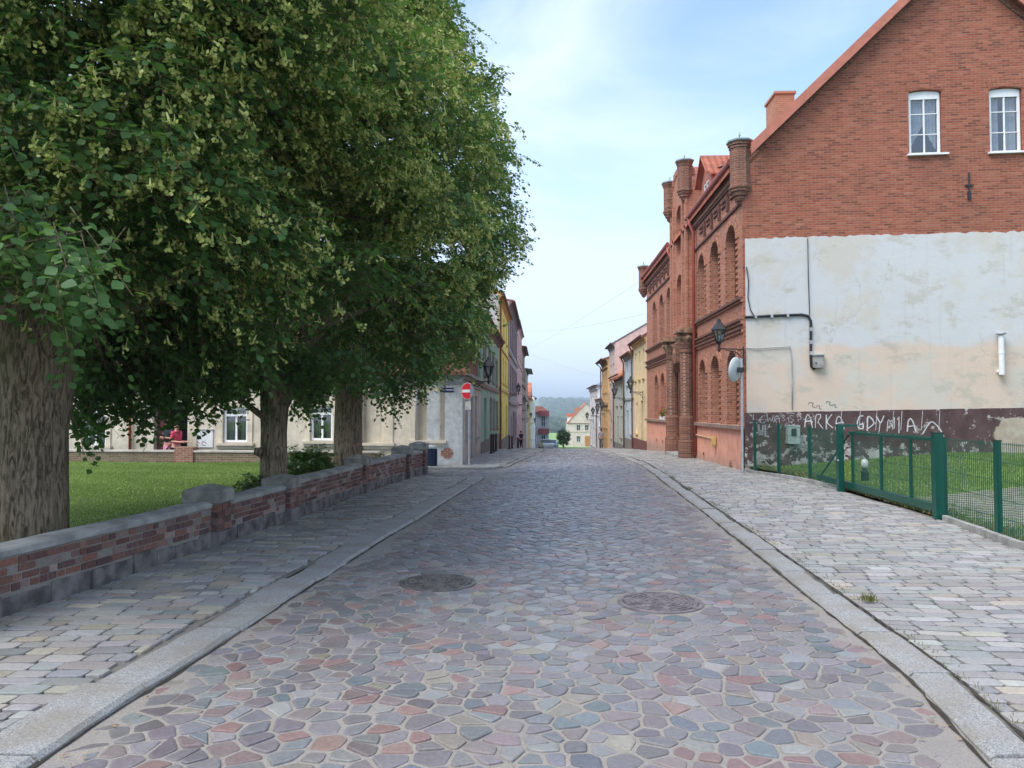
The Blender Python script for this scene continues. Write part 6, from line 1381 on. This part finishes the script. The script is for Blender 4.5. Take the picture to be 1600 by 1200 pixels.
YB = [(-400, 440), (20, 445), (60, 470), (96, 490), (104, 560), (106, 690), (150, 700), (172, 640), (230, 660), (258, 642), (288, 642), (305, 658), (345, 640), (395, 606), (440, 606), (465, 650), (500, 640), (520, 600), (570, 600), (590, 632), (640, 640), (662, 612), (700, 560), (735, 566), (748, 528), (775, 492), (790, 430), (840, 390), (900, 300)]
XR_ = [(-300, 660), (0, 708), (60, 752), (100, 778), (170, 782), (250, 820), (300, 800), (330, 812), (375, 832), (395, 800), (430, 784), (470, 760), (500, 768), (560, 750), (600, 716), (640, 655), (720, 640)]
def foliage(tree, C, rc, axis, n_tw, n_lf, size, cull=True, blossom=.5, seed=0, droop=.25, zb=2.6, tlen=(.35, .75), bl=None, toff=0):
    rg = np.random.default_rng(seed); n = len(C) * n_tw; ci = np.repeat(np.arange(len(C)), n_tw)
    Ct = C[ci]; outd = Ct - axis; outd[:, 2] *= .35; outd = normz(outd)
    d = normz(outd * 1.0 + rg.normal(0, .62, (n, 3)) + np.array([0, 0, -.12])); st = Ct + rg.normal(0, .42, (n, 3)) * rc[ci][:, None] * np.array([1, 1, .75])
    L_ = rg.uniform(*tlen, n); en = st + d * L_[:, None] * .6
    keep = np.linalg.norm(en - _C, axis=1) > 3.3
    if cull:
        cx, cy = proj(en); j = rg.normal(0, 9, len(C))[ci] + rg.normal(0, 5, n)
        keep &= (cy < np.interp(cx, *zip(*YB)) - 6 + j) & (cx < np.interp(cy, *zip(*XR_)) - 12 + j * 1.2)
    d, st, L_, outd = d[keep], st[keep], L_[keep], outd[keep]; n = len(d); bt = (bl if bl is not None else np.full(len(C), .5))[ci][keep]
    k = np.tile(np.arange(n_lf), n); ti = np.repeat(np.arange(n), n_lf); s = (k + .5) / n_lf * L_[ti]
    side = normz(np.cross(d, [0, 0, 1])); sg = np.where(k % 2 == 0, 1., -1.)[:, None]
    pos = st[ti] + d[ti] * s[:, None]; pos[:, 2] -= droop * 1.6 * s ** 2; m_ = len(pos)
    ax = normz(d[ti] * .45 + side[ti] * sg + np.array([0, 0, -.45]) + rg.normal(0, .3, (m_, 3))); nr = normz(np.array([0, 0, 1.]) + outd[ti] * .45 + rg.normal(0, .38, (m_, 3)))
    wd = normz(np.cross(nr, ax)); nr = np.cross(ax, wd); sz = size * rg.uniform(.65, 1.25, m_)
    pos = pos + ax * .02; tp = [(0, 0, 0), (.30, .28, .06), (.40, .52, .07), (.22, .82, .03), (0, 1.02, -.03), (-.22, .82, .03), (-.40, .52, .07), (-.30, .28, .06)]
    V = np.stack([pos + wd * (a * 1.15 * sz)[:, None] + ax * (b_ * sz)[:, None] + nr * (c * sz)[:, None] for a, b_, c in tp], 1).reshape(-1, 3)
    o = np.arange(m_)[:, None] * 8; F = np.concatenate([o + np.array([0, 1, 2, 3]), o + np.array([0, 3, 4, 4])[[0, 1, 2, 2]] * 0 + np.array([0, 3, 4, 5]), o + np.array([0, 5, 6, 7])])
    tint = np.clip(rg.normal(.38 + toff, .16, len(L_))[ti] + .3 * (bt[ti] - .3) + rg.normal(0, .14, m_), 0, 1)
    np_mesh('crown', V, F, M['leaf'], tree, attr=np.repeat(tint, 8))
    # twigs as thin three sided sticks
    a_ = side; b2 = np.cross(d, a_); r0 = .005; ends = st + d * L_[:, None]; ends[:, 2] -= droop * 1.6 * L_ ** 2; V = []
    for q in range(3):
        o_ = a_ * math.cos(q * 2.094) + b2 * math.sin(q * 2.094); V.append(st - d * .12 + o_ * r0); V.append(ends + o_ * r0 * .4)
    V = np.stack(V, 1).reshape(-1, 3); o = np.arange(n)[:, None] * 6; F = np.concatenate([o + np.array(q) for q in ((0, 1, 3, 2), (2, 3, 5, 4), (4, 5, 1, 0))]); np_mesh('twigs', V, F, M['bark'], tree)
    if blossom:
        nb = 6; ti = np.repeat(np.arange(n), nb); pick = (rg.uniform(0, 1, len(ti)) < blossom * bt[ti] * 1.5) & (st[ti][:, 2] > zb); ti = ti[pick]; mm_ = len(ti)
        s = rg.uniform(.2, 1, mm_) * L_[ti]; p = st[ti] + d[ti] * s[:, None]; p[:, 2] -= droop * 1.6 * s ** 2 + .02; p += rg.normal(0, .02, (mm_, 3))
        V = []; vd = normz(np.array([0, 0, -1.]) + rg.normal(0, .45, (mm_, 3)) + outd[ti] * .35); wv = normz(np.cross(vd, rg.normal(0, 1, (mm_, 3)))); l = rg.uniform(.06, .10, mm_)[:, None]; w2 = .011
        V.append(np.stack([p - wv * w2 * .4, p + wv * w2 * .4, p + vd * l + wv * w2, p + vd * l - wv * w2], 1))
        for q in range(6):
            c = p + vd * l * rg.uniform(.7, 1.3, (mm_, 1)) + rg.normal(0, .018, (mm_, 3)); e1 = normz(rg.normal(0, 1, (mm_, 3))) * .014; e2 = normz(np.cross(e1, rg.normal(0, 1, (mm_, 3)))) * .012; V.append(np.stack([c - e1 - e2, c + e1 - e2, c + e1 + e2, c - e1 + e2], 1))
        V = np.concatenate(V).reshape(-1, 3); np_mesh('blossom', V, np.arange(len(V)).reshape(-1, 4), M['blossom'], tree, attr=np.repeat(rg.uniform(0, 1, len(V) // 4), 4))
def bark_tube(mb, path, rad, n=26, amp=.06, seed=0, flare=0):
    rr = random.Random(seed); P_ = []; R_ = []
    for i in range(len(path) - 1):
        st = max(2, int((Vector(path[i + 1]) - Vector(path[i])).length / .14))
        for k in range(st): f = k / st; P_.append(Vector(path[i]).lerp(Vector(path[i + 1]), f)); R_.append(lerp(rad[i], rad[i + 1], f))
    P_.append(Vector(path[-1])); R_.append(rad[-1])
    for _ in range(3): P_ = [P_[0]] + [(P_[i - 1] + P_[i] * 2 + P_[i + 1]) / 4 for i in range(1, len(P_) - 1)] + [P_[-1]]
    n0 = len(mb.v); mb.tube(P_, R_, n); ph = [rr.uniform(0, 6.28) for _ in range(6)]
    for i in range(len(P_)):
        for k in range(n):
            idx = n0 + i * n + k; q = 2 * math.pi * k / n; z = P_[i].z
            d_ = amp * (.5 * math.sin(3 * q + ph[0] + z * .6) + .35 * math.sin(5 * q + ph[1] - z * .5) + .35 * math.sin(9 * q + ph[2] + z * .9) + .25 * math.sin(14 * q + ph[3] + math.sin(z * 2)) + rr.uniform(-.12, .12))
            v = Vector(mb.v[idx]); c = P_[i]; mb.v[idx] = tuple(c + (v - c) * (1 + d_))
def tree(label, base, trunks, prof, seed, ncl, n_tw, n_lf, size, extra=(), blossom=.5, toff=0., cx=None):
    t = thing('lime_tree', label, 'tree', base, 'lime trees on the lawn'); rg = np.random.default_rng(seed)
    a = MB()
    for i, (path, rad) in enumerate(trunks): bark_tube(a, path, rad, 30 if i == 0 else 20, .06, seed + i)
    a.build('trunk', M['bark'], t, smooth=True)
    zs, rs = zip(*prof); C = []; z0, z1 = zs[0], zs[-1]; wts = np.array([np.interp(z, zs, rs) for z in np.linspace(z0, z1, 60)]); wts /= wts.sum()
    ctr = np.array(cx if cx else (base[0], base[1]))
    per = 7; BL = []
    while len(C) < ncl:
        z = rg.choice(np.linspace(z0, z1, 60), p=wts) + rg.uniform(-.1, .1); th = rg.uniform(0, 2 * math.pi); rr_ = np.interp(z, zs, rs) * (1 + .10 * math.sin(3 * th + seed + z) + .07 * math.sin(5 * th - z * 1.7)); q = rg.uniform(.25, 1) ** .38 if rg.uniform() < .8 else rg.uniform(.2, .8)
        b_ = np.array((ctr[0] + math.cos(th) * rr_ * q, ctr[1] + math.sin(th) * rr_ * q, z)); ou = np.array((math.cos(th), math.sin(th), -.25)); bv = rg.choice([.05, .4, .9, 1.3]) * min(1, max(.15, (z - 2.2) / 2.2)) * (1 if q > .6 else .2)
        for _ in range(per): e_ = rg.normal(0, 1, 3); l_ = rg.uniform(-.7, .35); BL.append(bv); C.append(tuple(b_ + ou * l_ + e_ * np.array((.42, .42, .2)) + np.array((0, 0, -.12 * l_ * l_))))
    BL += [.55 if e[1] < 300 and e[0] < 420 else .1 for e in extra]; C += [tuple(pY(*e)) for e in extra]; C = np.array(C); rc = rg.uniform(.26, .46, len(C)); rc[len(C) - len(extra):] = .3
    foliage(t, C, rc, np.array([ctr[0], ctr[1], (z0 + z1) * .45]), n_tw, n_lf, size, True, blossom, seed, bl=np.array(BL), toff=toff)
    # limbs
    a = MB(); top = Vector(trunks[0][0][-1]); tips = [Vector(tr[0][-1]) for tr in trunks]
    for i in range(0, len(C), max(1, len(C) // 46)):
        c = Vector(C[i]); s_ = min(tips, key=lambda q: (q - c).length); pt = s_.copy()
        if c.z > s_.z + 1: pt = Vector((ctr[0], ctr[1], min(c.z - .8, z1 - 2)))
        px__, py__ = proj(np.array([[*c]])); 
        if py__[0] > np.interp(px__[0], *zip(*YB)) - 25 or px__[0] > np.interp(py__[0], *zip(*XR_)) - 45: continue
        m1 = pt.lerp(c, .5) + Vector((0, 0, .35)); r0 = .03 + .012 * (c - pt).length
        a.tube([pt, m1, c], [r0, r0 * .6, .012], 6)
    lead = [Vector(tips[0]), Vector((ctr[0], ctr[1], (z1 + tips[0].z) / 2)), Vector((ctr[0], ctr[1], z1 - 1))]; a.tube(lead, [trunks[0][1][-1] * .8, .13, .04], 8); a.build('limbs', M['bark'], t)
    return t
q = pY(36, 800, 7.35); bx, by = q.x, q.y
E1 = [(x + (y * 7) % 23, y, 5.6 + (x * 3 + y) % 11 * .16) for x in range(-40, 330, 52) for y in (-70, -25, 20, 65, 110, 160, 215, 265)] + [(x, y, 8.6 + (x * 7 + y * 3) % 10 * .16) for x in range(125, 400, 26) for y in (400, 440, 480, 515, 545)] + [(x, y, 9.2) for x in (-60, -10, 30, 70, 110) for y in (-40, 40, 110, 190, 270, 350, 420)] + [(115, 560, 8.6), (112, 600, 8.6), (125, 630, 8.6), (140, 660, 8.6), (115, 640, 8.6), (150, 610, 8.8), (170, 590, 9), (200, 600, 9.2), (230, 620, 9.2), (260, 600, 9.4), (230, 575, 9.2), (290, 620, 9.6), (320, 600, 9.8), (300, 570, 9.6), (345, 590, 10), (150, 570, 8.8), (185, 560, 9), (128, 540, 8.6), (215, 645, 9.2), (285, 640, 9.5), (375, 570, 10), (345, 560, 9.8), (265, 555, 9.4), (215, 535, 9.2), (165, 530, 9), (310, 535, 9.6)]
tree('large lime tree with thick forked trunk at the left edge behind the low wall', (bx, by, .1),
     [([(bx, by, -.1), (bx + .02, by, .4), (bx + .03, by, 1.4), (bx + .05, by, 2.1), (bx - .2, by - .05, 2.9), (bx - .5, by - .1, 4.2), (bx - .4, by, 5.6)], [.50, .40, .355, .40, .30, .24, .16]),
      ([(bx + .12, by, 1.9), (bx + .26, by - .02, 2.45), (bx + .42, by + .1, 3.1), (bx + .6, by + .4, 4.3), (bx + .8, by + .6, 5.5)], [.27, .25, .21, .17, .1]),
      ([(bx + .3, by - .1, 2.2), (bx + .46, by - .14, 2.33), (bx + .5, by - .15, 2.36)], [.16, .13, .08])],
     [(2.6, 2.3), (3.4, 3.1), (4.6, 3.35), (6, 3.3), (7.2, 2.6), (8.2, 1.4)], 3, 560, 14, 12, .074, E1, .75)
q = pY(427, 800, 11.3); bx2, by2 = q.x, q.y
E2 = [(x, y, 11 + (x % 7) * .15) for x, y in ((350, 600), (372, 590), (400, 575), (430, 570), (460, 600), (468, 625), (480, 600), (455, 575), (500, 605), (385, 560), (415, 590), (440, 590), (475, 560), (500, 570), (345, 575), (330, 550), (360, 545), (420, 550), (450, 545), (490, 535))]
tree('slim straight lime tree second along the low wall with a knobbly trunk', (bx2, by2, .1),
     [([(bx2, by2, -.1), (bx2, by2, .4), (bx2 - .01, by2, 1.3), (bx2, by2, 1.9), (bx2 + .05, by2, 2.7), (bx2 + .1, by2, 4)], [.26, .20, .185, .215, .19, .14]),
      ([(bx2 + .1, by2, 1.7), (bx2 + .25, by2, 2.0), (bx2 + .5, by2 + .1, 2.8)], [.13, .11, .06]), ([(bx2 - .12, by2 - .12, .98), (bx2 - .24, by2 - .14, 1.0)], [.09, .05])],
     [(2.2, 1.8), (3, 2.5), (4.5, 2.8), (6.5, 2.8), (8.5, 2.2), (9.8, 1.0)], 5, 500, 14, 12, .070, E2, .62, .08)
q = pY(543, 760, 15.5); bx3, by3 = q.x, q.y
E3 = [(x, y, 15 + (x % 5) * .2) for x, y in ((800, 398), (775, 395), (745, 385), (720, 400), (700, 420), (740, 420), (765, 370), (700, 380), (730, 450), (710, 470), (520, 575), (545, 580), (575, 590), (600, 605), (620, 615), (640, 600), (600, 580), (560, 565), (640, 575), (660, 585), (680, 565), (700, 550), (720, 560), (735, 560), (690, 530), (720, 520), (750, 500), (755, 470), (740, 540), (655, 555), (625, 555), (590, 550), (785, 410), (800, 385), (815, 378), (810, 340), (800, 260), (790, 230), (810, 250), (770, 110), (775, 150), (505, 600), (490, 610), (620, 590), (760, 440), (775, 420), (790, 330), (770, 380), (745, 30), (730, -20), (760, 70))]
tree('tall lime tree with straight furrowed trunk, third along the low wall', (bx3, by3, .05),
     [([(bx3, by3, -.1), (bx3, by3, .4), (bx3, by3, 1.6), (bx3 + .03, by3, 2.4), (bx3 + .1, by3, 4), (bx3 + .2, by3, 6)], [.36, .29, .27, .28, .22, .15]),
      ([(bx3 + .1, by3, 1.9), (bx3 + .6, by3, 2.9), (bx3 + 1.2, by3 + .1, 3.8)], [.13, .1, .05])],
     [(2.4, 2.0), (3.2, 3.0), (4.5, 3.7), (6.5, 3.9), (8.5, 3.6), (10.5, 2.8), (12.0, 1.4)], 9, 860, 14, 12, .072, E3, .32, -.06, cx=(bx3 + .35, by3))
# shrubs
def shrub(name, label, c, r, n, size, seed, mat_='leaf'):
    t = thing(name, label, 'shrub', (c[0], c[1], .1)); rg = np.random.default_rng(seed); C = np.array(c) + normz(rg.normal(0, 1, (n, 3))) * (rg.uniform(.3, 1, (n, 1)) ** .5) * np.array(r)
    rc = np.full(n, .12); foliage(t, C, rc, np.array((c[0], c[1], c[2] - .3)), 8, 7, size, False, 0, seed, .1, tlen=(.12, .3)); return t
M['leaf_old'] = M['leaf']; M['leaf'] = leafm('shrub_leaf', (.04, .10, .015), (.12, .24, .03), (.25, .4, .05), .35, .08)
shrub('shrub', 'bright green leafy shrub behind the low wall beside the third tree', (-4.35, 13.9, .45), (.48, .6, .34), 90, .07, 4)
c = pY(404, 742, 11.0); shrub('shrub', 'small dark shrub sprouting at the foot of the slim second tree', (c.x, c.y, .42), (.14, .14, .3), 16, .06, 5)
c = pY(640, 700, 19.9); shrub('shrub', 'small clump of green weeds by the end of the low wall', (pY(600, 712, 17.8).x, 17.8, .3), (.35, .2, .16), 14, .05, 6)
# small round tree at the crest
M['leaf'] = leafm('ball_leaf', (.03, .075, .02), (.08, .15, .035), (.14, .24, .04), .3, .05)
yT = 118; c = pY(880.5, 683, yT); t = thing('round_tree', 'small round clipped tree standing in the road beyond the crest', 'tree', (c.x, yT, G(yT)))
a = MB(); a.tube([(c.x, yT, G(yT) - .2), (c.x, yT, c.z)], .1, 8); a.build('trunk', M['bark'], t)
rg = np.random.default_rng(2); Cc = np.array([c.x, yT, c.z]) + normz(rg.normal(0, 1, (110, 3))) * (rg.uniform(.2, 1, (110, 1)) ** .5) * np.array([.85, .85, 1.15]); foliage(t, Cc, np.full(110, .25), np.array([c.x, yT, c.z - .5]), 8, 7, .14, False, 0, 8, .1, tlen=(.15, .4))
# valley trees: hedges and far woodland seen through the street gap
rr = random.Random(12); a = MB(); a2 = MB()
for k in range(900):
    y = 860 * (3200 / 860) ** (rr.random() ** .9); x = y * rr.uniform(.0, .085)
    if 860 <= y < 1000 and math.sin(x * .02 + y * .013) > .2: continue
    s_ = rr.uniform(3, 6.5) * (1 + y / 2600); (a if k % 3 else a2).blob((x, y, T(x, y) + s_ * .5), (s_ * 1.2, s_ * 1.2, s_ * .8), 9, 6, .28, k)
wood = mk_dirt('woodland', (.03, .06, .025), (.07, .11, .035), .2, .3); a.build('woodland', wood, kind='stuff', smooth=False, label='far wooded hills and hedges beyond the end of the street', cat='woodland')
a2.build('woodland', mk_dirt('woodland_pale', (.07, .11, .04), (.11, .16, .06), .2, .3), kind='stuff', label='paler trees scattered through the valley beyond the street', cat='woodland')
# ================================================================== HAZE
if HAZE:
    m = bpy.data.materials.new('haze'); m.use_nodes = True; t = m.node_tree; t.nodes.clear(); o = N(t, 'ShaderNodeOutputMaterial'); v = N(t, 'ShaderNodeVolumePrincipled')
    v.inputs['Color'].default_value = (.80, .91, 1, 1); v.inputs['Density'].default_value = .00042; v.inputs['Anisotropy'].default_value = .2; t.links.new(v.outputs[0], o.inputs['Volume'])
    a = MB(); a.box(-5100, 5100, -80, 9100, -45, 110); a.build('haze', m, kind='stuff')
